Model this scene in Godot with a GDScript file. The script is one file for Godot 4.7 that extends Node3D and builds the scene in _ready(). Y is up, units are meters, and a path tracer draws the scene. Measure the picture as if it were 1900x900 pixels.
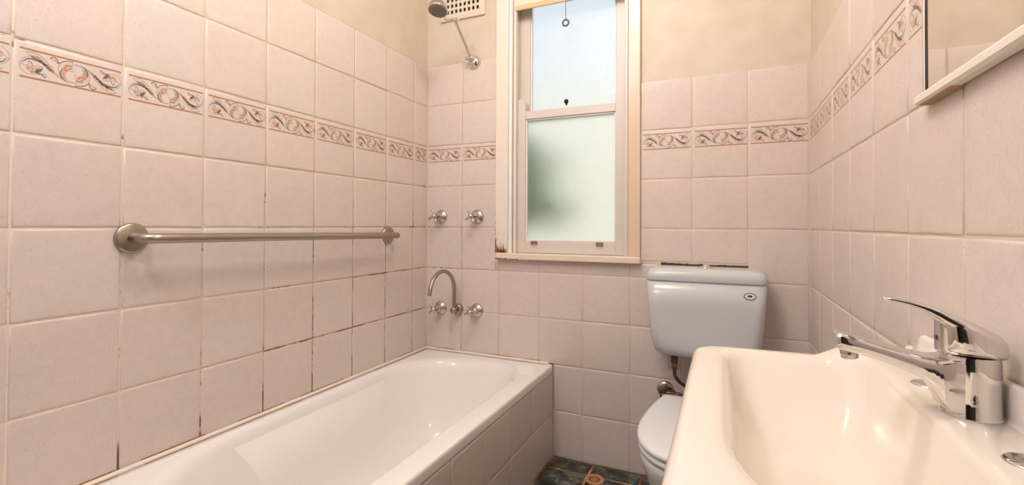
extends Node3D
# A small tiled bathroom seen from its doorway. x to the right, y up, the camera looks towards -z; metres.

const XL := -1.3544      # face of the tiles on the left wall
const XR := 0.2793       # face of the tiles on the right wall
const ZB := -1.9843      # face of the tiles on the back wall
const ZF := 0.45         # inner face of the wall with the doorway, behind the camera
const CEIL := 2.55
const EYE := Vector3(0, 1.01215, 0)
const FOCAL := 879.384
const YAW := 0.42109
const PITCH := 0.01237
const ROLL := 0.00504
const PRINCIPAL_Y := 406.746

var M := {}              # materials by name
var tile_meshes := {}
var rng := RandomNumberGenerator.new()
var cam_right: Vector3
var cam_up: Vector3
var cam_ahead: Vector3


# ---------------------------------------------------------------- mesh building
class Shape:
	var v := PackedVector3Array()
	var t := PackedVector2Array()
	var g := PackedInt32Array()

	func tri(a: Vector3, b: Vector3, c: Vector3, s := 0, ua := Vector2(), ub := Vector2(), uc := Vector2()) -> void:
		if (b - a).cross(c - a).length_squared() < 1e-16:
			return
		v.append_array([a, b, c])
		t.append_array([ua, ub, uc])
		g.append(s)

	func quad(a: Vector3, b: Vector3, c: Vector3, d: Vector3, s := -1, ua := Vector2(0, 1), ub := Vector2(1, 1), uc := Vector2(1, 0), ud := Vector2(0, 0)) -> void:
		tri(a, b, c, s, ua, ub, uc)
		tri(a, c, d, s, ua, uc, ud)

	func fan(ring: PackedVector3Array, s: int, back: bool) -> void:
		var m := Vector3()
		for p in ring:
			m += p
		m /= ring.size()
		for i in ring.size():
			var p := ring[i]
			var q := ring[(i + 1) % ring.size()]
			if back:
				tri(m, q, p, s)
			else:
				tri(m, p, q, s)

	# rings of equal size joined in order; ends closed with flat fans unless told not to
	func loft(rings: Array, s := 0, first := true, last := true, cap := -1) -> void:
		for k in rings.size() - 1:
			var a: PackedVector3Array = rings[k]
			var b: PackedVector3Array = rings[k + 1]
			for i in a.size():
				var j := (i + 1) % a.size()
				tri(a[i], a[j], b[j], s, Vector2(float(i) / a.size(), k), Vector2(float(i + 1) / a.size(), k), Vector2(float(i + 1) / a.size(), k + 1))
				tri(a[i], b[j], b[i], s, Vector2(float(i) / a.size(), k), Vector2(float(i + 1) / a.size(), k + 1), Vector2(float(i) / a.size(), k + 1))
		if first:
			fan(rings[0], cap, true)
		if last:
			fan(rings[-1], cap, false)

	func add(o: Shape, x := Transform3D()) -> Shape:
		var flip := x.basis.determinant() < 0
		for i in range(0, o.v.size(), 3):
			if flip:
				tri(x * o.v[i], x * o.v[i + 2], x * o.v[i + 1], o.g[i / 3], o.t[i], o.t[i + 2], o.t[i + 1])
			else:
				tri(x * o.v[i], x * o.v[i + 1], x * o.v[i + 2], o.g[i / 3], o.t[i], o.t[i + 1], o.t[i + 2])
		return self

	func volume() -> float:
		var w := 0.0
		for i in range(0, v.size(), 3):
			w += v[i].dot(v[i + 1].cross(v[i + 2]))
		return w

	# closed shapes turn their faces outwards by themselves; open ones pass facing = 1 or -1
	func mesh(facing := 0) -> ArrayMesh:
		var flip := volume() > 0 if facing == 0 else facing > 0
		var st := SurfaceTool.new()
		st.begin(Mesh.PRIMITIVE_TRIANGLES)
		for i in range(0, v.size(), 3):
			st.set_smooth_group(g[i / 3] if g[i / 3] >= 0 else 0xFFFFFFFF)
			for k in ([i, i + 2, i + 1] if flip else [i, i + 1, i + 2]):
				st.set_uv(t[k])
				st.set_uv2(t[k])
				st.add_vertex(v[k])
		st.generate_normals()
		st.index()
		return st.commit()


# a box with chamfered edges
func box(lo: Vector3, hi: Vector3, c := 0.002) -> Shape:
	var s := Shape.new()
	c = minf(c, minf(hi.x - lo.x, minf(hi.y - lo.y, hi.z - lo.z)) * 0.45)
	var ring := func(y: float, i: float) -> PackedVector3Array:
		var x0 := lo.x + i
		var x1 := hi.x - i
		var z0 := lo.z + i
		var z1 := hi.z - i
		return PackedVector3Array([Vector3(x1 - c, y, z1), Vector3(x1, y, z1 - c), Vector3(x1, y, z0 + c), Vector3(x1 - c, y, z0), Vector3(x0 + c, y, z0), Vector3(x0, y, z0 + c), Vector3(x0, y, z1 - c), Vector3(x0 + c, y, z1)])
	s.loft([ring.call(lo.y, c * 0.9), ring.call(lo.y + c, 0.0), ring.call(hi.y - c, 0.0), ring.call(hi.y, c * 0.9)], -1)
	return s


func slab(x0: float, x1: float, y0: float, y1: float, z0: float, z1: float, c := 0.002) -> Shape:
	return box(Vector3(x0, y0, z0), Vector3(x1, y1, z1), c)


# outline of a rounded rectangle in the xz plane at height y; radii for the corners (+x+z), (-x+z), (-x-z), (+x-z)
func rounded(x0: float, x1: float, z0: float, z1: float, r: Array, y: float, k := 8, m := 8) -> PackedVector3Array:
	var p := PackedVector3Array()
	var sx := [1, -1, -1, 1]
	var sz := [1, 1, -1, -1]
	for i in 4:
		var q: Vector2 = r[i]
		var c := Vector2((x1 if sx[i] > 0 else x0) - sx[i] * q.x, (z1 if sz[i] > 0 else z0) - sz[i] * q.y)
		for j in k + 1:
			var a := (i + float(j) / k) * PI / 2
			p.append(Vector3(c.x + cos(a) * q.x, y, c.y + sin(a) * q.y))
		var n := (i + 1) % 4
		var q2: Vector2 = r[n]
		var c2 := Vector2((x1 if sx[n] > 0 else x0) - sx[n] * q2.x, (z1 if sz[n] > 0 else z0) - sz[n] * q2.y)
		var a2 := (i + 1) * PI / 2
		var from := p[-1]
		var to := Vector3(c2.x + cos(a2) * q2.x, y, c2.y + sin(a2) * q2.y)
		for j in m:
			p.append(from.lerp(to, float(j + 1) / (m + 1)))
	return p


func evenly(r: float) -> Array:
	return [Vector2(r, r), Vector2(r, r), Vector2(r, r), Vector2(r, r)]


func circle(c: Vector3, u: Vector3, w: Vector3, n := 20) -> PackedVector3Array:
	var p := PackedVector3Array()
	for i in n:
		p.append(c + u * cos(TAU * i / n) + w * sin(TAU * i / n))
	return p


# a profile of (radius, height) turned about an axis
func lathe(profile: Array, at: Vector3, axis: Vector3, n := 28, s := 0) -> Shape:
	var o := Shape.new()
	axis = axis.normalized()
	var u := axis.cross(Vector3(0.31, 0.9, 0.2) if absf(axis.y) < 0.8 else Vector3.RIGHT).normalized()
	var w := axis.cross(u)
	var rings := []
	for q in profile:
		rings.append(circle(at + axis * q.y, u * maxf(q.x, 1e-5), w * maxf(q.x, 1e-5), n))
	o.loft(rings, s)
	return o


# a tube along a path, its radius given once or per point
func tube(path: Array, radius: Variant, n := 14, s := 0) -> Shape:
	var o := Shape.new()
	var rings := []
	var u := Vector3()
	for i in path.size():
		var d: Vector3 = (path[mini(i + 1, path.size() - 1)] - path[maxi(i - 1, 0)]).normalized()
		if i == 0:
			u = d.cross(Vector3.UP if absf(d.y) < 0.9 else Vector3.RIGHT).normalized()
		u = (u - d * u.dot(d)).normalized()
		var r: float = radius[i] if radius is Array else radius
		rings.append(circle(path[i], u * r, d.cross(u) * r, n))
	o.loft(rings, s)
	return o


func arc(c: Vector3, u: Vector3, w: Vector3, a0: float, a1: float, n: int) -> Array:
	var p := []
	for i in n + 1:
		var a := deg_to_rad(lerpf(a0, a1, float(i) / n))
		p.append(c + u * cos(a) + w * sin(a))
	return p


func smooth_path(pts: Array, n := 8) -> Array:
	var out := []
	for i in pts.size() - 1:
		var a = pts[maxi(i - 1, 0)]
		var b = pts[i]
		var c = pts[i + 1]
		var d = pts[mini(i + 2, pts.size() - 1)]
		for j in n:
			out.append(b.cubic_interpolate(c, a, d, float(j) / n))
	out.append(pts[-1])
	return out


# ---------------------------------------------------------------- nodes
func obj(called: String, mesh: Mesh, m: Material, parent: Node3D = self, at := Transform3D()) -> MeshInstance3D:
	var o := MeshInstance3D.new()
	o.name = numbered(called) if parent == self else called
	o.mesh = mesh
	o.material_override = m
	o.transform = at
	parent.add_child(o, true)
	return o


func numbered(called: String, parent: Node = self) -> String:
	if not parent.has_node(called):
		return called
	var n := 1
	while parent.has_node("%s_%03d" % [called, n]):
		n += 1
	return "%s_%03d" % [called, n]


func thing(called: String, label: String, category: String, at := Vector3.ZERO, group := "") -> Node3D:
	var o := Node3D.new()
	o.name = numbered(called)
	add_child(o)
	o.position = at
	return tag(o, label, category, group)


func tag(o: Node3D, label: String, category: String, group := "") -> Node3D:
	o.set_meta("label", label)
	o.set_meta("category", category)
	if group:
		o.set_meta("group", group)
	return o


func structure(o: Node3D, label := "", category := "") -> Node3D:
	o.set_meta("kind", "structure")
	if label:
		tag(o, label, category)
	return o


func place(called: String) -> Node3D:
	var o := Node3D.new()
	o.name = called
	add_child(o)
	return o


# ---------------------------------------------------------------- materials
func mat(called: String, c: Color, rough := 0.5, metal := 0.0) -> StandardMaterial3D:
	var m := StandardMaterial3D.new()
	m.resource_name = called
	m.albedo_color = c
	m.roughness = rough
	m.metallic = metal
	M[called] = m
	return m


func noise(kind_seed: int, frequency: float, octaves := 4) -> FastNoiseLite:
	var n := FastNoiseLite.new()
	n.seed = kind_seed
	n.noise_type = FastNoiseLite.TYPE_SIMPLEX_SMOOTH
	n.frequency = frequency
	n.fractal_octaves = octaves
	return n


func noise_bytes(n: FastNoiseLite, w: int, h: int) -> PackedByteArray:
	var im := n.get_seamless_image(w, h)
	im.convert(Image.FORMAT_L8)
	return im.get_data()


func picture(w: int, h: int, bytes: PackedByteArray) -> ImageTexture:
	return ImageTexture.create_from_image(Image.create_from_data(w, h, false, Image.FORMAT_RGBA8, bytes))


# glaze: clouded between two tones, with fine mottling and small dark pits
func glaze_picture(a: Color, b: Color, pit: Color, pits: int, seed_: int) -> ImageTexture:
	var n := 1024
	var big := noise_bytes(noise(seed_, 0.006, 3), n, n)
	var mid := noise_bytes(noise(seed_ + 1, 0.03, 4), n, n)
	var fine := noise_bytes(noise(seed_ + 2, 0.16, 2), n, n)
	var out := PackedByteArray()
	out.resize(n * n * 4)
	for i in n * n:
		var f := clampf((big[i] / 255.0 - 0.5) * 0.8 + (mid[i] / 255.0 - 0.5) * 0.8 + 0.5, 0, 1)
		var l := 1.0 + (fine[i] / 255.0 - 0.5) * 0.05 + (mid[i] / 255.0 - 0.5) * 0.05
		out[i * 4] = int(clampf(lerpf(a.r, b.r, f) * l, 0, 1) * 255)
		out[i * 4 + 1] = int(clampf(lerpf(a.g, b.g, f) * l, 0, 1) * 255)
		out[i * 4 + 2] = int(clampf(lerpf(a.b, b.b, f) * l, 0, 1) * 255)
		out[i * 4 + 3] = 255
	rng.seed = seed_
	for k in pits:
		var x := rng.randi_range(1, n - 2)
		var y := rng.randi_range(1, n - 2)
		var s := rng.randf_range(0.1, 0.45)
		for d in [Vector2i(0, 0), Vector2i(1, 0), Vector2i(0, 1)].slice(0, rng.randi_range(1, 3)):
			var i: int = ((y + d.y) * n + x + d.x) * 4
			for c in 3:
				out[i + c] = int(lerpf(out[i + c], pit[c] * 255, s))
	return picture(n, n, out)


# grout along a wall: cream, browned by damp where weight says so; u along the wall, v up
func grout_picture(w: int, h: int, seed_: int, weight: Callable, base: Color, stain: Color, nearer := Color(0, 0, 0, 0)) -> ImageTexture:
	var big := noise(seed_, 0.02, 3)
	var fine := noise(seed_ + 5, 0.12, 3)
	var out := PackedByteArray()
	out.resize(w * h * 4)
	for y in h:
		for x in w:
			var k: float = weight.call(float(x) / w, 1.0 - float(y) / h)
			var f := smoothstep(0.62 - k * 0.75, 0.95 - k * 0.6, big.get_noise_2d(x, y) * 0.5 + 0.5 + fine.get_noise_2d(x, y) * 0.22)
			var c := base.lerp(nearer, smoothstep(0.75, 0.35, float(x) / w) * nearer.a).lerp(stain, f)
			var i := (y * w + x) * 4
			out[i] = int(c.r * 255)
			out[i + 1] = int(c.g * 255)
			out[i + 2] = int(c.b * 255)
			out[i + 3] = 255
	return picture(w, h, out)


# the scrolled leaf print of the border tiles, on a clear ground; one picture covers one tile
func border_print() -> ImageTexture:
	var n := 512
	var im := Image.create(n, n, false, Image.FORMAT_RGBA8)
	im.fill(Color(0.72, 0.5, 0.38, 0.0))
	var rust := Color(0.68, 0.49, 0.38)
	var ink := {"k": Color(0.20, 0.17, 0.12), "l": Color(0.36, 0.32, 0.27), "o": Color(0.74, 0.50, 0.35), "w": Color(0.82, 0.75, 0.68), "p": Color(0.82, 0.58, 0.5)}
	var u0 := 0.045
	var u1 := 0.965
	var v0 := 0.085
	var v1 := 0.385
	for y in [v0, v1]:
		im.fill_rect(Rect2i(int(u0 * n), int((y - 0.01) * n), int((u1 - u0) * n), int(0.021 * n)), rust)
	var strokes := [
		["k", 0.005, 0.035, [Vector2(0.021, 0.502), Vector2(0.057, 0.361), Vector2(0.094, 0.315), Vector2(0.144, 0.327), Vector2(0.195, 0.378), Vector2(0.230, 0.445)]],
		["l", 0.010, 0.010, [Vector2(0.054, 0.107), Vector2(0.088, 0.196), Vector2(0.131, 0.214)]],
		["l", 0.010, 0.012, [Vector2(0.054, 0.107), Vector2(0.119, 0.050), Vector2(0.182, 0.123), Vector2(0.240, 0.294), Vector2(0.285, 0.455), Vector2(0.319, 0.632), Vector2(0.379, 0.790)]],
		["l", 0.010, 0.012, [Vector2(0.379, 0.798), Vector2(0.325, 0.704), Vector2(0.272, 0.572), Vector2(0.233, 0.455)]],
		["l", 0.010, 0.012, [Vector2(0.100, 0.209), Vector2(0.051, 0.285), Vector2(0.015, 0.422), Vector2(0.001, 0.560), Vector2(0.010, 0.711), Vector2(0.036, 0.810), Vector2(0.073, 0.868), Vector2(0.119, 0.839)]],
		["l", 0.010, 0.010, [Vector2(0.024, 0.474), Vector2(0.021, 0.544), Vector2(0.039, 0.591), Vector2(0.065, 0.558), Vector2(0.079, 0.481), Vector2(0.070, 0.428)]],
		["k", 0.007, 0.015, [Vector2(0.071, 0.427), Vector2(0.088, 0.417), Vector2(0.105, 0.475), Vector2(0.112, 0.554)]],
		["l", 0.010, 0.012, [Vector2(0.063, 0.572), Vector2(0.113, 0.561), Vector2(0.163, 0.511), Vector2(0.202, 0.523), Vector2(0.193, 0.652), Vector2(0.163, 0.765), Vector2(0.119, 0.839)]],
		["k", 0.020, 0.022, [Vector2(0.157, 0.804), Vector2(0.188, 0.785), Vector2(0.211, 0.840), Vector2(0.228, 0.883)]],
		["l", 0.010, 0.012, [Vector2(0.195, 0.786), Vector2(0.214, 0.743), Vector2(0.235, 0.788), Vector2(0.230, 0.874)]],
		["k", 0.015, 0.020, [Vector2(0.272, 0.132), Vector2(0.289, 0.076), Vector2(0.317, 0.065), Vector2(0.340, 0.141), Vector2(0.349, 0.258)]],
		["l", 0.010, 0.010, [Vector2(0.274, 0.143), Vector2(0.305, 0.189), Vector2(0.340, 0.251)]],
		["k", 0.012, 0.015, [Vector2(0.352, 0.259), Vector2(0.379, 0.159), Vector2(0.424, 0.085), Vector2(0.486, 0.051)]],
		["k", 0.015, 0.015, [Vector2(0.479, 0.253), Vector2(0.451, 0.235), Vector2(0.413, 0.265)]],
		["l", 0.010, 0.010, [Vector2(0.486, 0.051), Vector2(0.479, 0.253)]],
		["l", 0.010, 0.012, [Vector2(0.352, 0.273), Vector2(0.345, 0.449), Vector2(0.357, 0.621), Vector2(0.379, 0.759), Vector2(0.434, 0.863), Vector2(0.504, 0.847)]],
		["l", 0.010, 0.010, [Vector2(0.420, 0.263), Vector2(0.462, 0.257), Vector2(0.486, 0.353), Vector2(0.494, 0.440), Vector2(0.451, 0.440), Vector2(0.419, 0.511), Vector2(0.411, 0.638), Vector2(0.427, 0.768), Vector2(0.462, 0.836), Vector2(0.507, 0.836)]],
		["k", 0.007, 0.032, [Vector2(0.369, 0.479), Vector2(0.364, 0.615), Vector2(0.379, 0.733), Vector2(0.406, 0.819), Vector2(0.437, 0.855)]],
		["k", 0.007, 0.022, [Vector2(0.125, 0.775), Vector2(0.150, 0.688), Vector2(0.174, 0.645), Vector2(0.163, 0.727), Vector2(0.138, 0.796)]]
	]
	var fills := [
		["w", [Vector2(0.054, 0.107), Vector2(0.119, 0.050), Vector2(0.182, 0.123), Vector2(0.240, 0.294), Vector2(0.285, 0.455), Vector2(0.319, 0.632), Vector2(0.379, 0.790), Vector2(0.272, 0.572), Vector2(0.220, 0.391), Vector2(0.138, 0.245), Vector2(0.088, 0.196)]],
		["o", [Vector2(0.107, 0.222), Vector2(0.163, 0.207), Vector2(0.207, 0.301), Vector2(0.240, 0.423), Vector2(0.285, 0.585), Vector2(0.352, 0.757), Vector2(0.272, 0.584), Vector2(0.220, 0.416), Vector2(0.169, 0.314), Vector2(0.119, 0.277)]],
		["w", [Vector2(0.042, 0.598), Vector2(0.082, 0.591), Vector2(0.113, 0.611), Vector2(0.122, 0.715), Vector2(0.097, 0.809), Vector2(0.076, 0.760), Vector2(0.057, 0.702)]],
		["w", [Vector2(0.113, 0.568), Vector2(0.163, 0.519), Vector2(0.200, 0.526), Vector2(0.191, 0.649), Vector2(0.163, 0.676), Vector2(0.125, 0.712)]],
		["o", [Vector2(0.413, 0.283), Vector2(0.448, 0.284), Vector2(0.479, 0.360), Vector2(0.434, 0.443), Vector2(0.410, 0.519), Vector2(0.405, 0.682), Vector2(0.427, 0.795), Vector2(0.386, 0.700), Vector2(0.369, 0.558), Vector2(0.379, 0.390)]],
		["w", [Vector2(0.355, 0.269), Vector2(0.379, 0.169), Vector2(0.424, 0.098), Vector2(0.483, 0.065), Vector2(0.477, 0.242), Vector2(0.413, 0.257), Vector2(0.376, 0.367), Vector2(0.352, 0.443)]],
		["p", [Vector2(0.278, 0.158), Vector2(0.305, 0.163), Vector2(0.340, 0.245), Vector2(0.335, 0.172), Vector2(0.312, 0.117)]]
	]
	fills.append(["o", [Vector2(0.05, 0.62), Vector2(0.09, 0.60), Vector2(0.135, 0.60), Vector2(0.175, 0.62), Vector2(0.165, 0.70), Vector2(0.12, 0.80), Vector2(0.09, 0.80)]])
	fills.append(["o", [Vector2(0.09, 0.20), Vector2(0.16, 0.17), Vector2(0.22, 0.30), Vector2(0.28, 0.48), Vector2(0.36, 0.74), Vector2(0.27, 0.62), Vector2(0.21, 0.44), Vector2(0.15, 0.32)]])
	strokes.append(["k", 0.01, 0.07, [Vector2(0.145, 0.78), Vector2(0.17, 0.68), Vector2(0.195, 0.60)]])
	strokes.append(["k", 0.01, 0.05, [Vector2(0.10, 0.24), Vector2(0.17, 0.30), Vector2(0.24, 0.46), Vector2(0.30, 0.60)]])
	var cloud := noise(31, 0.05, 3)
	for half in 2:
		var to := func(p: Vector2) -> Vector2:
			var q := p if half == 0 else Vector2(1, 1) - p
			return Vector2(lerpf(u0, u1, q.x), lerpf(v0, v1, q.y)) * n
		for f in fills:
			var poly := PackedVector2Array()
			for p in smooth_path(f[1] + [f[1][0]], 4):
				poly.append(to.call(p))
			var lo := poly[0]
			var hi := poly[0]
			for p in poly:
				lo = lo.min(p)
				hi = hi.max(p)
			for y in range(int(lo.y), int(hi.y) + 2):
				for x in range(int(lo.x), int(hi.x) + 2):
					if Geometry2D.is_point_in_polygon(Vector2(x, y), poly):
						var a: float = clampf(0.75 + cloud.get_noise_2d(x, y) * 1.1, 0.25, 0.95) if f[0] != "w" else 0.6
						var under := im.get_pixel(x, y)
						var c: Color = ink[f[0]]
						im.set_pixel(x, y, Color(under.lerp(c, a), maxf(under.a, a)) if under.a > 0 else Color(c, a))
		for s in strokes:
			var path := smooth_path(s[3], 40)
			for i in path.size():
				var at: Vector2 = to.call(path[i])
				var r: float = lerpf(s[1], s[2], sin(PI * i / (path.size() - 1.0))) * (v1 - v0) * n * (0.98 if s[0] == "k" else 0.7)
				for y in range(int(at.y - r - 1), int(at.y + r + 2)):
					for x in range(int(at.x - r - 1), int(at.x + r + 2)):
						var a := clampf((r + 0.7 - at.distance_to(Vector2(x, y))) / maxf(1.0, r * 0.5), 0, 1) * (0.8 if s[0] == "k" else 0.7)
						if a > 0.01:
							var under := im.get_pixel(x, y)
							var c: Color = ink[s[0]]
							im.set_pixel(x, y, Color(under.lerp(c, a), maxf(under.a, a)) if under.a > 0 else Color(c, a))
	return ImageTexture.create_from_image(im)


func triplanar(m: StandardMaterial3D, scale_: float, offset := Vector3()) -> void:
	m.uv1_triplanar = true
	m.uv1_world_triplanar = true
	m.uv1_triplanar_sharpness = 8.0
	m.uv1_scale = Vector3.ONE * scale_
	m.uv1_offset = offset


func noise_texture(n: FastNoiseLite, size := 512) -> ImageTexture:
	return ImageTexture.create_from_image(n.get_seamless_image(size, size))


# ---------------------------------------------------------------- tiles
func in_frame(p: Vector3) -> bool:
	var d := p - EYE
	var deep := d.dot(cam_ahead)
	if deep < 0.05:
		return false
	var x := 950.0 + FOCAL * d.dot(cam_right) / deep
	var y := PRINCIPAL_Y - FOCAL * d.dot(cam_up) / deep
	return x > -8 and x < 1908 and y > -8 and y < 908


func tile_shape(w: float, h: float, from: float, variant: int, depth: float) -> ArrayMesh:
	var key := "%.4f %.4f %.4f %d %.4f" % [w, h, from, variant, depth]
	if not tile_meshes.has(key):
		rng.seed = 900 + variant
		var corners := [Vector2(0, 0), Vector2(w, 0), Vector2(w, h), Vector2(0, h)]
		var base := []
		for i in 4:
			var a: Vector2 = corners[i]
			var b: Vector2 = corners[(i + 1) % 4]
			var n := maxi(1, roundi(a.distance_to(b) / 0.05))
			for j in n:
				base.append(a.lerp(b, float(j) / n))
		var c := Vector2(w, h) / 2
		var wob := []
		for p in base:
			wob.append(rng.randf_range(0.0, 0.0014))
		var rings := []
		for q in [[0.0006, -depth], [0.0006, -0.0026], [0.0012, -0.0012], [0.0026, -0.0004], [0.0048, -0.0001], [0.013, 0.0001]]:
			var ring := PackedVector3Array()
			for i in base.size():
				var p: Vector2 = base[i]
				var d: float = q[0] + wob[i] * (1.0 if q[1] > -0.002 else 0.4)
				ring.append(Vector3(c.x + signf(p.x - c.x) * maxf(absf(p.x - c.x) - d, 0.001), c.y + signf(p.y - c.y) * maxf(absf(p.y - c.y) - d, 0.001), q[1]))
			rings.append(ring)
		var s := Shape.new()
		s.loft(rings, 0, false, true, 0)
		for i in s.v.size():
			s.t[i] = Vector2((s.v[i].x + from) / 0.2, (h - s.v[i].y) / 0.2)
		tile_meshes[key] = s.mesh(1)
	return tile_meshes[key]


# one tile between s0..s1 and y0..y1 on a surface; those outside the picture join the rest of the field
func lay(parent: Node3D, on: Transform3D, s0: float, s1: float, y0: float, y1: float, tones: Array, field: Shape, border := false, from := 0.0, called := "tile", depth := 0.005) -> void:
	var gap := joint_gap
	var seen := false
	for a in 4:
		for b in 4:
			seen = seen or in_frame(on * Vector3(lerpf(s0, s1, a / 3.0), lerpf(y0, y1, b / 3.0), 0))
	var variant := rng_tile.randi_range(0, 3)
	var tone := rng_tile.randi_range(0, tones.size() - 1)
	var proud := rng_tile.randf_range(-0.0003, 0.0004)
	var lean := Basis.from_euler(Vector3(rng_tile.randf_range(-0.002, 0.002), rng_tile.randf_range(-0.002, 0.002), rng_tile.randf_range(-0.0025, 0.0025)))
	var at := on * Transform3D(lean, Vector3(s0 + gap, y0 + gap, proud))
	if not seen:
		field.add(slab(s0 + gap, s1 - gap, y0 + gap, y1 - gap, -depth, 0.0, 0.0015), on)
		return
	var m := tile_shape(s1 - s0 - gap * 2, y1 - y0 - gap * 2, from, variant, depth)
	obj("border_tile" if border else called, m, tones[tone], parent, at)

var rng_tile := RandomNumberGenerator.new()
var joint_gap := 0.0011


func grout(parent: Node3D, on: Transform3D, s0: float, s1: float, y0: float, y1: float, m: Material) -> void:
	var s := Shape.new()
	var z := -0.0021
	s.quad(Vector3(s0, y0, z), Vector3(s1, y0, z), Vector3(s1, y1, z), Vector3(s0, y1, z))
	for e in [[s0, y0, s1, y0], [s1, y0, s1, y1], [s1, y1, s0, y1], [s0, y1, s0, y0]]:
		s.quad(Vector3(e[0], e[1], -0.006), Vector3(e[2], e[3], -0.006), Vector3(e[2], e[3], z), Vector3(e[0], e[1], z))
	obj("grout", s.mesh(1), m, parent, on)


func edges(list: Array, step: float, until: float) -> Array:
	while absf(until - list[-1]) > absf(step) + 0.001:
		list.append(list[-1] + step)
	list.append(until)
	return list


# ---------------------------------------------------------------- the scene
func _ready() -> void:
	rng_tile.seed = 4
	setting_camera_and_light()
	make_materials()
	room()
	window()
	bath()
	basin()
	toilet()
	mirror()
	bath_fittings()
	small_things()
	outside()


func setting_camera_and_light() -> void:
	var r := Vector3(cos(YAW), 0, -sin(YAW))
	var f := Vector3(-sin(YAW), 0, -cos(YAW))
	var u := Vector3.UP
	var f2 := f * cos(PITCH) + u * sin(PITCH)
	var u2 := u * cos(PITCH) - f * sin(PITCH)
	cam_ahead = f2
	cam_right = r * cos(ROLL) + u2 * sin(ROLL)
	cam_up = u2 * cos(ROLL) - r * sin(ROLL)
	var cam := Camera3D.new()
	cam.name = "camera"
	cam.projection = Camera3D.PROJECTION_FRUSTUM
	cam.near = 0.05
	cam.far = 60.0
	cam.size = 2.0 * 0.05 * 450.0 / FOCAL
	cam.frustum_offset = Vector2(0, -0.05 * (450.0 - PRINCIPAL_Y) / FOCAL)
	add_child(cam)
	cam.transform = Transform3D(Basis(cam_right, cam_up, -cam_ahead), EYE)
	cam.current = true
	var e := Environment.new()
	e.background_mode = Environment.BG_SKY
	var sky := Sky.new()
	var sm := ProceduralSkyMaterial.new()
	sm.sky_top_color = Color(0.80, 0.83, 0.87)
	sm.sky_horizon_color = Color(0.85, 0.88, 0.90)
	sm.ground_bottom_color = Color(0.45, 0.44, 0.4)
	sm.ground_horizon_color = Color(0.8, 0.8, 0.76)
	sm.sun_angle_max = 1.0
	sky.sky_material = sm
	e.sky = sky
	e.background_energy_multiplier = 1.6
	e.tonemap_mode = Environment.TONE_MAPPER_LINEAR
	e.tonemap_exposure = 0.88
	e.sdfgi_enabled = true
	e.ssao_enabled = true
	e.ssil_enabled = true
	var w := WorldEnvironment.new()
	w.name = "world"
	w.environment = e
	add_child(w)
	# sun on the yard, high behind the house: it reaches the boundary wall, not the window
	var sun := DirectionalLight3D.new()
	sun.name = "sun"
	sun.light_color = Color(1.0, 0.975, 0.94)
	sun.light_energy = 2.2
	sun.light_angular_distance = 1.0
	sun.shadow_enabled = true
	sun.rotation = Vector3(deg_to_rad(-52), deg_to_rad(14), 0)
	add_child(sun)


func lamp(called: String, at: Vector3, c: Color, energy: float, size: float) -> void:
	var l := OmniLight3D.new()
	l.name = called
	l.position = at
	l.light_color = c
	l.light_energy = energy
	l.light_size = size
	l.omni_range = 8.0
	l.omni_attenuation = 2.0
	l.shadow_enabled = true
	add_child(l)


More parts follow.
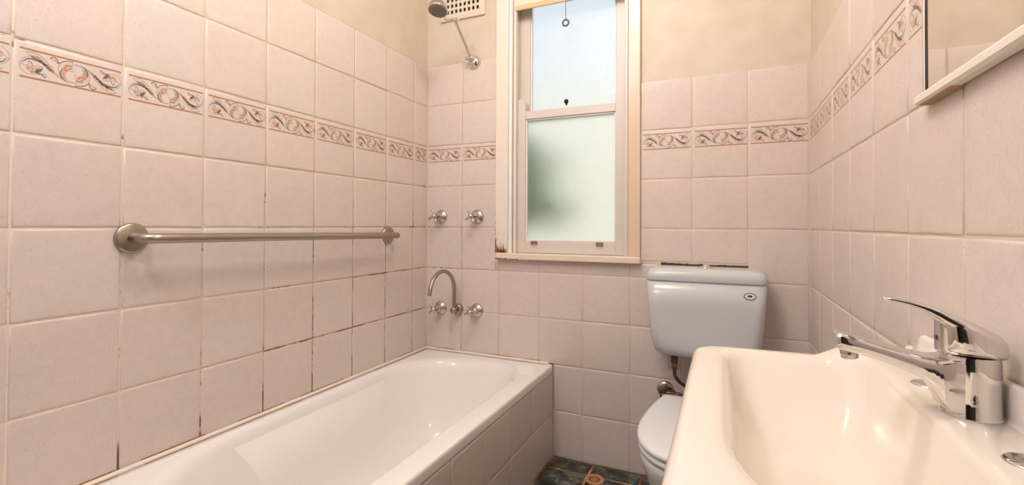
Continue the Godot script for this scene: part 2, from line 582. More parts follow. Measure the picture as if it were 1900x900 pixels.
func make_materials() -> void:
	var glaze := glaze_picture(Color(0.880, 0.829, 0.793), Color(0.857, 0.811, 0.784), Color(0.5, 0.38, 0.32), 1700, 11)
	var relief := noise_texture(noise(21, 0.05, 4))
	var tones := [Color(1, 1, 1), Color(0.99, 0.985, 0.982), Color(1.0, 0.992, 0.985)]
	var border := border_print()
	for i in 3:
		for b in 2:
			var m := mat("%s %d" % ["border tile" if b else "tile", i], tones[i], 0.34)
			m.albedo_texture = glaze
			triplanar(m, 0.95)
			m.metallic_specular = 0.45
			m.heightmap_enabled = true
			m.heightmap_texture = relief
			m.heightmap_scale = 0.05
			if b:
				m.detail_enabled = true
				m.detail_albedo = border
				m.detail_uv_layer = BaseMaterial3D.DETAIL_UV_2
				m.detail_blend_mode = BaseMaterial3D.BLEND_MODE_MIX
	var cream := Color(0.92, 0.87, 0.80)
	var brown := Color(0.49, 0.33, 0.23)
	var a := mat("grout left", Color.WHITE, 0.8)
	a.albedo_texture = grout_picture(960, 640, 41, func(u, v): return -0.15 + 0.5 * smoothstep(0.45, 0.8, u) * smoothstep(0.8, 0.1, v) + 0.45 * smoothstep(0.12, 0.0, v), Color(0.80, 0.71, 0.62), brown, Color(0.93, 0.87, 0.81))
	var b := mat("grout back", Color.WHITE, 0.8)
	b.albedo_texture = grout_picture(800, 800, 52, func(u, v): return -0.1 + 0.4 * smoothstep(0.6, 0.2, u) * smoothstep(0.9, 0.5, v) + 0.3 * smoothstep(0.25, 0.0, v), Color(0.82, 0.74, 0.65), brown)
	mat("grout", Color(0.86, 0.79, 0.72), 0.8)
	var c := mat("floor grout", Color.WHITE, 0.85)
	c.albedo_texture = grout_picture(256, 256, 60, func(_u, _v): return 0.45, Color(0.80, 0.63, 0.46), Color(0.46, 0.3, 0.19))
	triplanar(c, 1.3)

	var paint := mat("wall paint", Color.WHITE, 0.5)
	paint.albedo_texture = glaze_picture(Color(0.855, 0.815, 0.75), Color(0.81, 0.755, 0.675), Color.BLACK, 0, 140)
	paint.heightmap_enabled = true
	paint.heightmap_texture = noise_texture(noise(77, 0.02, 4))
	paint.heightmap_scale = 0.06
	triplanar(paint, 1.1)
	mat("ceiling paint", Color(0.93, 0.91, 0.87), 0.8)
	mat("plain wall", Color(0.86, 0.82, 0.77), 0.8)
	mat("hall paint", Color(0.36, 0.34, 0.33), 0.8)

	slate = slate_picture()
	slate = slate_picture()
	for i in 2:
		var s := mat("slate %d" % i, [Color(1, 1, 1), Color(0.86, 0.9, 0.92)][i], 0.38)
		s.albedo_texture = slate
		triplanar(s, 1.7, Vector3(0.3 * i, 0.1, 0.2 * i))

	var trim := mat("window paint", Color(0.93, 0.89, 0.84), 0.35)
	trim.heightmap_enabled = true
	trim.heightmap_texture = relief
	trim.heightmap_scale = 0.03
	triplanar(trim, 3.0)
	mat("sash paint", Color(0.86, 0.82, 0.79), 0.35)
	mat("bright paint", Color(0.97, 0.955, 0.94), 0.3)
	mat("aged paint", Color(0.88, 0.79, 0.68), 0.25)
	mat("sill paint", Color(0.92, 0.86, 0.78), 0.35)

	mat("bath enamel", Color(0.955, 0.94, 0.925), 0.07).metallic_specular = 0.5
	mat("basin china", Color(0.925, 0.89, 0.845), 0.08)
	mat("toilet china", Color(0.895, 0.90, 0.90), 0.1)
	mat("cistern plastic", Color(0.80, 0.82, 0.825), 0.22)
	mat("seat plastic", Color(0.92, 0.93, 0.935), 0.16)
	mat("chrome", Color(0.86, 0.85, 0.84), 0.06, 1.0)
	mat("worn chrome", Color(0.78, 0.755, 0.73), 0.2, 1.0)
	mat("brushed steel", Color(0.66, 0.615, 0.575), 0.33, 1.0)
	mat("spray grey", Color(0.5, 0.47, 0.44), 0.55, 0.3)
	mat("spray grey", Color(0.5, 0.47, 0.44), 0.55, 0.3)
	mat("dull brass", Color(0.52, 0.41, 0.31), 0.32, 1.0)
	mat("pipe bronze", Color(0.36, 0.3, 0.25), 0.4, 0.9)
	mat("mirror silver", Color(0.87, 0.85, 0.82), 0.015, 1.0)
	mat("black plastic", Color(0.03, 0.03, 0.035), 0.2)
	mat("dark void", Color(0.06, 0.045, 0.035), 0.9)
	mat("white plastic", Color(0.93, 0.90, 0.85), 0.4)
	mat("vent paint", Color(0.87, 0.82, 0.745), 0.5)
	mat("sealant", Color(0.95, 0.90, 0.84), 0.4)
	mat("brown dirt", Color(0.60, 0.44, 0.32), 0.8)
	mat("ledge stain", Color(0.70, 0.57, 0.46), 0.7)
	mat("rot", Color(0.33, 0.19, 0.12), 0.95)
	mat("mortar", Color(0.31, 0.29, 0.27), 0.95)
	mat("drain brass", Color(0.80, 0.58, 0.40), 0.5, 0.3)
	mat("red mark", Color(0.75, 0.08, 0.1), 0.3)
	mat("blue mark", Color(0.06, 0.08, 0.3), 0.3)
	var fabric := mat("blind fabric", Color(0.93, 0.88, 0.78), 0.8)
	fabric.backlight_enabled = true
	fabric.backlight = Color(0.25, 0.22, 0.18)
	mat("blind bar", Color(0.86, 0.74, 0.60), 0.5)
	mat("cord", Color(0.42, 0.4, 0.4), 0.5)
	var glass := mat("frosted glass", Color(0.98, 0.99, 0.985, 0.0), 0.31)
	glass.refraction_enabled = true
	glass.refraction_scale = 0.05
	glass.heightmap_enabled = true
	glass.heightmap_texture = noise_texture(noise(88, 0.09, 3))
	glass.heightmap_scale = 0.08
	triplanar(glass, 5.0)
	var opal := mat("lamp opal", Color(0.95, 0.93, 0.9), 0.4)
	opal.emission_enabled = true
	opal.emission = Color(1.0, 0.93, 0.83)
	opal.emission_energy_multiplier = 1.0
	mat("leaf", Color(0.45, 0.64, 0.36), 0.6)
	mat("render", Color(0.75, 0.76, 0.72), 0.9)
	mat("paving", Color(0.55, 0.52, 0.47), 0.9)

var slate: ImageTexture


func slate_picture() -> ImageTexture:
	var n := 512
	var big := noise_bytes(noise(61, 0.012, 4), n, n)
	var mid := noise_bytes(noise(62, 0.05, 4), n, n)
	var out := PackedByteArray()
	out.resize(n * n * 4)
	for i in n * n:
		var f := big[i] / 255.0
		var k := mid[i] / 255.0
		var c := Color(0.13, 0.145, 0.135).lerp(Color(0.50, 0.51, 0.47), clampf(f * 2.0 - 0.55, 0, 1)).lerp(Color(0.05, 0.055, 0.05), clampf(k * 2.0 - 1.0, 0, 0.8))
		c = c.lerp(Color(0.40, 0.33, 0.24), clampf((1.0 - f) * k * 1.5 - 0.5, 0, 0.5))
		out[i * 4] = int(c.r * 255)
		out[i * 4 + 1] = int(c.g * 255)
		out[i * 4 + 2] = int(c.b * 255)
		out[i * 4 + 3] = 255
	return picture(n, n, out)


func room() -> void:
	var tiles := [M["tile 0"], M["tile 1"], M["tile 2"]]
	var borders := [M["border tile 0"], M["border tile 1"], M["border tile 2"]]
	var thick := 0.14

	# left wall: plaster, grout and tiles up to 1.8 m; s runs along the depth
	var wl := place("wall_left")
	structure(wl, "long left wall of pink beige tiles with a scrolled leaf border", "wall")
	obj("plaster", slab(XL - thick, XL - 0.006, 0, CEIL, ZB - thick, ZF, 0.001).mesh(), M["wall paint"], wl)
	var on := Transform3D(Basis(Vector3(0, 0, -1), Vector3.UP, Vector3.RIGHT), Vector3(XL, 0, 0))
	grout(wl, on, -ZF, -ZB, 0.4, 1.8, M["grout left"])
	var field := Shape.new()
	var cols := edges([-ZB, -ZB - 0.1117], -0.2, -ZF)
	for i in cols.size() - 1:
		for k in 7:
			var b := k == 4
			lay(wl, on, cols[i + 1], cols[i], 0.4 + k * 0.2, 0.6 + k * 0.2, borders if b else tiles, field, b)
	stuff(wl, "tile_field", field, tiles[0])

	# back wall round the window opening
	joint_gap = 0.0006
	var wb := place("wall_back")
	structure(wb, "far wall of pink beige tiles around the sash window", "wall")
	var s := Shape.new()
	s.add(slab(XL - 0.008, -0.9038, 0, CEIL, ZB - thick, ZB - 0.006, 0.001))
	s.add(slab(-0.362, XR + 0.008, 0, CEIL, ZB - thick, ZB - 0.006, 0.001))
	s.add(slab(-0.9038, -0.362, 0, 0.872, ZB - thick, ZB - 0.006, 0.001))
	s.add(slab(-0.9038, -0.362, 2.28, CEIL, ZB - thick, ZB - 0.006, 0.001))
	obj("plaster", s.mesh(), M["wall paint"], wb)
	on = Transform3D(Basis(), Vector3(0, 0, ZB))
	field = Shape.new()
	grout(wb, on, XL, -0.905, 0.0, 1.8, M["grout back"])
	grout(wb, on, -0.905, -0.36, 0.0, 0.86, M["grout"])
	grout(wb, on, -0.36, XR, 0.0, 1.6, M["grout"])
	for k in 5:
		var y := 0.8 + 0.2 * k
		lay(wb, on, XL, -1.1547, y, y + 0.2, borders if k == 2 else tiles, field, k == 2)
		lay(wb, on, -1.1547, -0.9695, y, y + 0.2, borders if k == 2 else tiles, field, k == 2)
	for x in [[-0.9547, -0.7547], [-0.7547, -0.5547], [-0.5547, -0.3547]]:
		lay(wb, on, x[0], x[1], 0.8, 0.858, tiles, field)
	lay(wb, on, -0.9695, -0.9547, 0.8, 0.858, tiles, field)
	lay(wb, on, -0.3547, -0.1547, 0.8, 0.856, tiles, field)
	lay(wb, on, -0.1547, 0.0814, 0.8, 0.856, tiles, field)
	for k in 4:
		var y := 0.8 + 0.2 * k
		var b := k == 2
		lay(wb, on, -0.3135, -0.1156, maxf(y, 0.868), y + 0.2, borders if b else tiles, field, b)
		lay(wb, on, -0.1156, 0.0814, maxf(y, 0.868), y + 0.2, borders if b else tiles, field, b)
		lay(wb, on, 0.0814, XR, y, y + 0.2, borders if b else tiles, field, b)
	for k in 4:
		var y := 0.2 * k
		var x := XL
		for e in [-1.1547, -0.9547, -0.7547, -0.5547, -0.3547, -0.1547, 0.0793, XR]:
			if not (k < 2 and e < -0.7):
				lay(wb, on, maxf(x, -0.687) if k < 2 else x, e, y, y + 0.2, tiles, field)
			x = e
	stuff(wb, "tile_field", field, tiles[0])
	obj("corner_joint", slab(XR - 0.0022, XR + 0.004, 0.0, 1.6, ZB - 0.004, ZB + 0.0022, 0.0015).mesh(), M["grout"], wb)
	obj("corner_joint", slab(XL - 0.004, XL + 0.0022, 0.41, 1.8, ZB - 0.004, ZB + 0.0022, 0.0015).mesh(), M["grout"], wb)
	# the rough bed of mortar left open above the cistern
	var gap := Shape.new()
	rng.seed = 8
	var h0 := 0.866
	for i in 32:
		var x := -0.232 + i * 0.0098
		var h1 := 0.8615 + rng.randf() * 0.0035 + (0.003 if i < 2 else 0.0)
		var d := -0.0012 + rng.randf() * 0.0022
		var q := Shape.new()
		q.loft([PackedVector3Array([Vector3(x, 0.853, -0.006), Vector3(x, 0.853, d), Vector3(x, h0, d), Vector3(x, h0, -0.006)]), PackedVector3Array([Vector3(x + 0.0099, 0.853, -0.006), Vector3(x + 0.0099, 0.853, d), Vector3(x + 0.0099, h1, d), Vector3(x + 0.0099, h1, -0.006)])], -1)
		gap.add(q, on)
		h0 = h1
	obj("mortar_gap", gap.mesh(), M["mortar"], wb).set_meta("label", "dark ragged mortar gap over the cistern")

	# right wall up to 1.6 m
	var wr := place("wall_right")
	structure(wr, "right wall of pink beige tiles behind basin and mirror", "wall")
	obj("plaster", slab(XR + 0.006, XR + thick, 0, CEIL, ZB - thick, ZF, 0.001).mesh(), M["wall paint"], wr)
	on = Transform3D(Basis(Vector3(0, 0, 1), Vector3.UP, Vector3.LEFT), Vector3(XR, 0, 0))
	grout(wr, on, ZB, ZF, 0.0, 1.6, M["grout"])
	field = Shape.new()
	cols = edges([ZB, ZB + 0.1945], 0.2, ZF)
	for i in cols.size() - 1:
		for k in 8:
			lay(wr, on, cols[i], cols[i + 1], k * 0.2, k * 0.2 + 0.2, borders if k == 6 else tiles, field, k == 6)
	stuff(wr, "tile_field", field, tiles[0])

	# floor
	var fl := place("floor")
	structure(fl, "small floor of dark slate tiles beside the bath", "floor")
	obj("slab", slab(XL - thick, XR + thick, -0.12, -0.006, ZB - thick, ZF + 2.0, 0.001).mesh(), M["plain wall"], fl)
	on = Transform3D(Basis(Vector3.RIGHT, Vector3(0, 0, -1), Vector3.UP), Vector3())
	obj("grout", slab(-0.69, XR, -0.006, -0.0016, ZB, ZF, 0.0005).mesh(), M["floor grout"], fl)
	field = Shape.new()
	cols = edges([-ZB, -ZB - 0.091], -0.2, -ZF)
	for i in cols.size() - 1:
		var x := -0.687
		for e in [-0.5047, -0.3047, -0.1047, 0.0953, XR]:
			lay(fl, on, x + 0.002, e - 0.002, cols[i + 1] + 0.002, cols[i] - 0.002, [M["slate 0"], M["slate 1"]], field, false, 0.0, "floor_tile")
			x = e
	stuff(fl, "tile_field", field, M["slate 0"])

	var ce := structure(obj("ceiling", slab(XL - thick, XR + thick, CEIL, CEIL + 0.1, ZB - thick, ZF + 0.1, 0.001).mesh(), M["ceiling paint"]), "plain painted ceiling above the bathroom", "ceiling")
	ce.name = "ceiling"

	# the wall with the doorway the picture is taken from, and the end of the hall behind it
	var wf := Shape.new()
	wf.add(slab(XL - thick, -0.52, 0, CEIL, ZF, ZF + 0.1, 0.001))
	wf.add(slab(0.24, XR + thick, 0, CEIL, ZF, ZF + 0.1, 0.001))
	wf.add(slab(-0.52, 0.24, 2.04, CEIL, ZF, ZF + 0.1, 0.001))
	structure(obj("wall_front", wf.mesh(), M["wall paint"]), "painted wall with the doorway behind the camera", "wall")
	var hall := Shape.new()
	hall.add(slab(-1.3, 1.2, 0, 2.5, ZF + 1.5, ZF + 1.6, 0.001))
	hall.add(slab(-1.4, -1.3, 0, 2.5, ZF + 0.1, ZF + 1.6, 0.001))
	hall.add(slab(1.2, 1.3, 0, 2.5, ZF + 0.1, ZF + 1.6, 0.001))
	hall.add(slab(-1.4, 1.3, 2.5, 2.6, ZF + 0.1, ZF + 1.6, 0.001))
	structure(obj("wall_hall", hall.mesh(), M["hall paint"]), "plain hall walls beyond the doorway", "wall")

	# an opal dish lamp on the ceiling, another near the door
	ceiling_lamp(Vector3(-0.45, CEIL, -0.95), "round opal ceiling lamp over the bathroom floor", 0.68, Color(1.0, 0.952, 0.90))
	ceiling_lamp(Vector3(-0.85, CEIL, 0.1), "round opal ceiling lamp by the doorway", 0.80, Color(0.905, 0.915, 1.0))


func ceiling_lamp(at: Vector3, label: String, energy: float, c: Color) -> void:
	var l := thing("ceiling_light", label, "lamp", at, "")
	obj("rim", lathe([Vector2(0.15, 0), Vector2(0.155, 0.01), Vector2(0.15, 0.025), Vector2(0.13, 0.025)], Vector3.ZERO, Vector3.DOWN).mesh(), M["white plastic"], l)
	obj("diffuser", lathe([Vector2(0.14, 0.02), Vector2(0.135, 0.04), Vector2(0.115, 0.06), Vector2(0.08, 0.075), Vector2(0.04, 0.083), Vector2(0.0, 0.085)], Vector3.ZERO, Vector3.DOWN).mesh(), M["lamp opal"], l)
	lamp("ceiling_lamp_light", at + Vector3(0, -0.2, 0), c, energy, 0.1)


func stuff(parent: Node3D, called: String, s: Shape, m: Material) -> void:
	if s.v.size():
		obj(called, s.mesh(-1 if s.volume() > 0 else 0), m, parent).set_meta("kind", "stuff")


func sash_stile(x0: float, x1: float, y0: float, y1: float, z0: float, z1: float, inner: float) -> Shape:
	# an upright whose top (the horn) is rounded off towards the glass
	var r := minf(x1 - x0, 0.026)
	var p := PackedVector2Array([Vector2(x0, y0), Vector2(x1, y0)])
	if inner > 0:
		for i in 7:
			p.append(Vector2(x1 - r + r * cos(PI / 2 * i / 6), y1 - r + r * sin(PI / 2 * i / 6)))
		p.append(Vector2(x0, y1))
	else:
		p.append(Vector2(x1, y1))
		for i in 7:
			p.append(Vector2(x0 + r - r * sin(PI / 2 * i / 6), y1 - r + r * cos(PI / 2 * i / 6)))
	return extrude(p, z0, z1)


func extrude(p: PackedVector2Array, z0: float, z1: float, chamfer := 0.0012) -> Shape:
	var s := Shape.new()
	var m := Vector2()
	for q in p:
		m += q / p.size()
	var rings := []
	for e in [[z0, chamfer], [z0 + chamfer, 0.0], [z1 - chamfer, 0.0], [z1, chamfer]]:
		var r := PackedVector3Array()
		for q in p:
			var d: Vector2 = m - q
			var w: Vector2 = q + Vector2(signf(d.x), signf(d.y)) * e[1]
			r.append(Vector3(w.x, w.y, e[0]))
		rings.append(r)
	s.loft(rings, -1)
	return s


func window() -> void:
	var w := place("window_1")
	structure(w, "timber sash window with two frosted panes over the bath end", "window")
	var z := ZB
	# architraves, the left one rotten at its foot
	obj("architrave", slab(-0.970, -0.9055, 0.884, 2.34, z - 0.004, z + 0.012, 0.003).mesh(), M["window paint"], w)
	obj("architrave", slab(-0.3615, -0.3125, 0.884, 2.34, z - 0.004, z + 0.012, 0.003).mesh(), M["aged paint"], w)
	obj("architrave", slab(-0.970, -0.3125, 2.27, 2.34, z - 0.004, z + 0.013, 0.003).mesh(), M["window paint"], w)
	obj("stop_bead", slab(-0.9045, -0.8895, 0.884, 2.27, z - 0.028, z + 0.008, 0.002).mesh(), M["bright paint"], w)
	obj("stop_bead", slab(-0.3775, -0.3625, 0.884, 2.27, z - 0.02, z + 0.008, 0.002).mesh(), M["sash paint"], w)
	obj("parting_bead", slab(-0.8865, -0.8745, 0.884, 2.27, z - 0.024, z - 0.006, 0.0015).mesh(), M["window paint"], w)
	var jamb := Shape.new()
	jamb.add(slab(-0.9035, -0.8855, 0.884, 2.28, z - 0.135, z - 0.029, 0.001))
	jamb.add(slab(-0.3805, -0.3625, 0.884, 2.28, z - 0.135, z - 0.021, 0.001))
	jamb.add(slab(-0.8855, -0.3805, 2.2, 2.28, z - 0.135, z - 0.021, 0.001))
	jamb.add(slab(-0.9035, -0.3625, 0.872, 0.884, z - 0.135, z - 0.002, 0.001))
	obj("jamb", jamb.mesh(), M["window paint"], w)
	obj("sill", slab(-0.957, -0.309, 0.857, 0.885, z - 0.004, z + 0.036, 0.004).mesh(), M["sill paint"], w)
	# rotted chips at the foot of the left architrave and the end of the sill
	rng.seed = 17
	var rot := Shape.new()
	var bark := Shape.new()
	for i in 64:
		var u := rng.randf()
		var x := -0.9675 + u * 0.057
		var h := 0.005 + pow(rng.randf(), 2.0) * (0.042 if u < 0.75 else 0.022) * (1.0 if u > 0.1 else 1.6)
		var w2 := rng.randf_range(0.0012, 0.003)
		(rot if i % 3 else bark).add(extrude(PackedVector2Array([Vector2(x - w2, 0.8852), Vector2(x + w2, 0.8852), Vector2(x + w2 * 0.8, 0.885 + h * 0.5), Vector2(x + rng.randf_range(-0.001, 0.001), 0.886 + h), Vector2(x - w2 * 0.7, 0.885 + h * 0.6)]), z + 0.0105, z + 0.0123 + rng.randf() * 0.0012, 0.0002))
	for i in 26:
		var x := -0.9695 + (rng.randf() * 0.004 if i % 3 else rng.randf() * 0.05)
		var y := 0.90 + rng.randf() * (0.16 if i % 3 else 0.07)
		bark.add(slab(x, x + rng.randf_range(0.0008, 0.002), y, y + rng.randf_range(0.003, 0.016), z + 0.0105, z + 0.0124, 0.0003))
	for i in 22:
		var x := -0.957 + pow(rng.randf(), 1.8) * 0.11
		rot.add(slab(x, x + rng.randf_range(0.002, 0.007), 0.857, 0.857 + rng.randf_range(0.001, 0.006), z + 0.03, z + 0.0365 + rng.randf() * 0.0008, 0.0005))
	obj("rot", bark.mesh(), M["brown dirt"], w).set_meta("label", "paler flaking wood at the foot of the left architrave")
	obj("rot", rot.mesh(), M["rot"], w).set_meta("label", "brown rotted chips at the foot of the left architrave")

	var lo := Node3D.new()
	lo.name = "lower_sash"
	w.add_child(lo)
	var f := z - 0.028
	var k := z - 0.062
	obj("stile", sash_stile(-0.883, -0.8355, 0.8855, 1.594, k, f, 1).mesh(), M["sash paint"], lo)
	obj("stile", sash_stile(-0.4215, -0.3815, 0.8855, 1.594, k, f, -1).mesh(), M["sash paint"], lo)
	obj("rail", slab(-0.8355, -0.4215, 0.8855, 0.941, k, f, 0.002).mesh(), M["sash paint"], lo)
	obj("rail", slab(-0.8355, -0.4215, 1.499, 1.5355, k, f, 0.002).mesh(), M["sash paint"], lo)
	obj("glazing_bead", frame_of(-0.8355, -0.4215, 0.941, 1.499, 0.006, f - 0.016, f - 0.006).mesh(), M["bright paint"], lo)
	obj("pane", slab(-0.8350, -0.4220, 0.9415, 1.4985, f - 0.0195, f - 0.0165, 0.0002).mesh(), M["frosted glass"], lo)
	for x in [-0.789, -0.488]:
		var l := Shape.new()
		l.add(slab(x - 0.0155, x + 0.0155, 0.925, 0.9395, f, f + 0.002, 0.0008))
		l.add(slab(x - 0.0155, x + 0.0155, 0.925, 0.929, f, f + 0.009, 0.001))
		l.add(slab(x - 0.0155, x - 0.012, 0.925, 0.9395, f, f + 0.007, 0.001))
		obj("sash_lift", l.mesh(), M["brushed steel"], lo)
	var up := Node3D.new()
	up.name = "upper_sash"
	w.add_child(up)
	f = z - 0.07
	k = z - 0.105
	obj("stile", slab(-0.8850, -0.8300, 1.50, 2.2, k, f, 0.002).mesh(), M["sash paint"], up)
	obj("stile", slab(-0.4285, -0.3810, 1.50, 2.2, k, f, 0.002).mesh(), M["sash paint"], up)
	obj("rail", slab(-0.8300, -0.4285, 1.50, 1.533, k, f, 0.002).mesh(), M["sash paint"], up)
	obj("rail", slab(-0.8300, -0.4285, 2.15, 2.2, k, f, 0.002).mesh(), M["sash paint"], up)
	obj("glazing_bead", frame_of(-0.8300, -0.4285, 1.533, 2.15, 0.006, f - 0.016, f - 0.006).mesh(), M["bright paint"], up)
	obj("pane", slab(-0.8295, -0.4290, 1.5335, 2.1495, f - 0.0195, f - 0.0165, 0.0002).mesh(), M["frosted glass"], up)
	var lock := Node3D.new()
	lock.name = "sash_lock"
	w.add_child(lock)
	var q := Vector3(-0.642, 1.5355, z - 0.04)
	var plate := slab(-0.667, -0.617, 1.5345, 1.5395, z - 0.056, z - 0.03, 0.0015)
	plate.add(slab(-0.656, -0.628, 1.5385, 1.5475, z - 0.052, z - 0.034, 0.003))
	obj("plate", plate.mesh(), M["bright paint"], lock)
	obj("knob", lathe([Vector2(0, 0), Vector2(0.0035, 0.0005), Vector2(0.004, 0.008), Vector2(0.009, 0.013), Vector2(0.0105, 0.019), Vector2(0.008, 0.026), Vector2(0, 0.029)], q + Vector3(0, 0.011, 0), Vector3(0, 1, 0.35)).mesh(), M["black plastic"], lock)

	# roller blind at the head of the opening
	var b := thing("roller_blind", "cream roller blind drawn up at the top of the window", "blind", Vector3(-0.64, 2.2, z - 0.01))
	var at := Transform3D(Basis(), Vector3(0.64, -2.2, 0.01 - z))
	obj("fabric", Shape.new().add(slab(-0.877, -0.39, 2.02, 2.24, z - 0.0065, z - 0.0045, 0.0003), at).mesh(), M["blind fabric"], b)
	obj("bottom_bar", Shape.new().add(slab(-0.879, -0.388, 1.998, 2.022, z - 0.01, z - 0.0005, 0.003), at).mesh(), M["blind bar"], b)
	obj("roller", tube([Vector3(-0.25, 0.045, 0.004), Vector3(0.25, 0.045, 0.004)], 0.016).mesh(), M["blind fabric"], b)
	obj("cord", tube([Vector3(0.0055, -0.2, 0.013), Vector3(0.0055, -0.284, 0.0125)], 0.0016, 8).mesh(), M["cord"], b)
	var ring := Shape.new()
	var rings := []
	for i in 20:
		var d := Vector3(cos(TAU * i / 20), sin(TAU * i / 20), 0)
		rings.append(circle(Vector3(0.0055, -0.2995, 0.0125) + d * 0.0135, d * 0.0042, Vector3(0, 0, 0.0042), 8))
	rings.append(rings[0])
	ring.loft(rings, 0, false, false)
	obj("pull_ring", ring.mesh(), M["cord"], b)


# four strips round an opening
func frame_of(x0: float, x1: float, y0: float, y1: float, t: float, z0: float, z1: float) -> Shape:
	var s := slab(x0, x0 + t, y0, y1, z0, z1, 0.0015)
	s.add(slab(x1 - t, x1, y0, y1, z0, z1, 0.0015))
	s.add(slab(x0 + t, x1 - t, y0, y0 + t, z0, z1, 0.0015))
	s.add(slab(x0 + t, x1 - t, y1 - t, y1, z0, z1, 0.0015))
	return s


func bath() -> void:
	var b := thing("bathtub", "white enamel bath set along the left wall behind a tiled panel", "bathtub", Vector3(-1.02, 0.0, -1.15))
	var t := Transform3D(Basis(), -b.position)
	var s := Shape.new()
	var rings := []
	var x0 := XL + 0.0005
	var x1 := -0.687
	var z0 := ZB + 0.0005
	var z1 := -0.33
	var r := evenly(0.006)
	for q in [[0.11, 0.02], [0.09, 0.2], [0.06, 0.362], [0.0, 0.366], [0.0, 0.371], [0.0, 0.389], [0.0008, 0.394], [0.0026, 0.3978], [0.006, 0.3999], [0.011, 0.4004], [0.03, 0.4004]]:
		var d: float = q[0]
		rings.append(rounded(x0 + (d if q[1] < 0.364 or d > 0.012 else minf(d, 0.001)), x1 - d, z0 + (d if q[1] < 0.364 or d > 0.012 else minf(d, 0.001)), z1 - d, r, q[1], 8, 10))
	var ix0 := -1.313
	var ix1 := -0.7625
	var iz0 := -1.902
	var iz1 := -0.597
	for q in [[-0.010, 0.4004], [0.0, 0.399], [0.006, 0.395], [0.011, 0.386], [0.016, 0.37], [0.03, 0.30], [0.045, 0.22], [0.06, 0.15], [0.08, 0.10], [0.11, 0.072], [0.15, 0.062], [0.2, 0.06]]:
		var d: float = q[0]
		var deep: float = maxf(d, 0.0)
		rings.append(rounded(ix0 + d, ix1 - d, iz0 + d + deep * 0.6, iz1 - d - deep * 1.9, [Vector2(0.2, 0.2), Vector2(0.28, 0.306), Vector2(0.27, 0.3), Vector2(0.15, 0.19)].map(func(v): return v - Vector2(deep, deep) * 0.4), q[1], 8, 10))
	s.loft(rings, 0, true, true, 0)
	obj("tub", Shape.new().add(s, t).mesh(), M["bath enamel"], b)
	# ribs of the soap rest in the far corner
	var soap := Shape.new()
	for i in 8:
		var zz := -1.905 + i * 0.014
		var x := -0.80 + i * 0.0035
		soap.add(tube([Vector3(x - 0.028, 0.4, zz), Vector3(x, 0.4004, zz - 0.001), Vector3(x + 0.045, 0.4004, zz + 0.003), Vector3(x + 0.06, 0.4, zz + 0.006)], [0.0012, 0.002, 0.002, 0.0012], 8))
	obj("soap_rest", Shape.new().add(soap, t).mesh(), M["bath enamel"], b)
	# the tiled panel along its open side
	var a := thing("bath_surround", "low tiled side closing the open long edge of the bath", "bath surround", Vector3(-0.7, 0, -1.15))
	obj("backing", slab(-0.005, 0.008, 0, 0.364, ZB + 1.15 + 0.001, 0.82, 0.001).mesh(), M["plain wall"], a)
	var on := Transform3D(Basis(Vector3(0, 0, -1), Vector3.UP, Vector3.RIGHT), Vector3(0.0135, 0, 1.15))
	grout(a, on, 0.33, -ZB, 0.0, 0.364, M["grout back"])
	var field := Shape.new()
	var cols := edges([-ZB, 1.933, 1.733], -0.2, 0.33)
	var on_world := Transform3D(on.basis, on.origin + a.position)
	for i in cols.size() - 1:
		lay_in(a, on_world, cols[i + 1], cols[i], 0.0, 0.19, field)
		lay_in(a, on_world, cols[i + 1], cols[i], 0.19, 0.364, field)
	if field.v.size():
		obj("tile_field", Shape.new().add(field, Transform3D(Basis(), -a.position)).mesh(), M["tile 0"], a).set_meta("kind", "stuff")
	# bead of sealant strip where bath and walls meet, browned along its edges
	var st := Shape.new()
	st.add(slab(XL, XL + 0.013, 0.399, 0.409, ZB + 0.013, -0.33, 0.003))
	structure(obj("trim_1", st.mesh(), M["sealant"]), "white sealing strip between bath and left wall", "trim")
	structure(obj("trim_2", slab(XL, -0.705, 0.399, 0.409, ZB, ZB + 0.013, 0.003).mesh(), M["sealant"]), "white sealing strip between bath and far wall", "trim")
	var dirt := Shape.new()
	rng.seed = 5
	var zz := -1.95
	while zz < -0.36:
		var l := rng.randf_range(0.02, 0.12)
		if rng.randf() < 0.75:
			dirt.add(slab(XL + 0.0001, XL + 0.0016, 0.4086, 0.4104 + rng.randf() * 0.001, zz, zz + l, 0.0004))
		if rng.randf() < 0.6:
			dirt.add(slab(XL + 0.0126, XL + 0.0142 + rng.randf() * 0.001, 0.4002, 0.4016, zz, zz + l, 0.0004))
		zz += l
	zz = XL + 0.02
	while zz < -0.72:
		var l := rng.randf_range(0.02, 0.1)
		if rng.randf() < 0.7:
			dirt.add(slab(zz, zz + l, 0.4086, 0.4104 + rng.randf() * 0.001, ZB + 0.0001, ZB + 0.0016, 0.0004))
		zz += l
	dirt.add(slab(-0.704, -0.69, 0.4005, 0.406, ZB + 0.0001, ZB + 0.003, 0.001))
	dirt.add(slab(-0.6885, -0.6862, 0.372, 0.407, ZB + 0.0001, ZB + 0.003, 0.001))
	structure(obj("trim_3", dirt.mesh(), M["brown dirt"]), "brown mould line along the bath sealing strip", "trim")


func lay_in(parent: Node3D, on: Transform3D, s0: float, s1: float, y0: float, y1: float, field: Shape) -> void:
	var before := parent.get_child_count()
	lay(parent, on, s0, s1, y0, y1, [M["tile 0"], M["tile 1"], M["tile 2"]], field)
	if parent.get_child_count() > before:
		var c: Node3D = parent.get_child(before)
		c.position -= parent.position


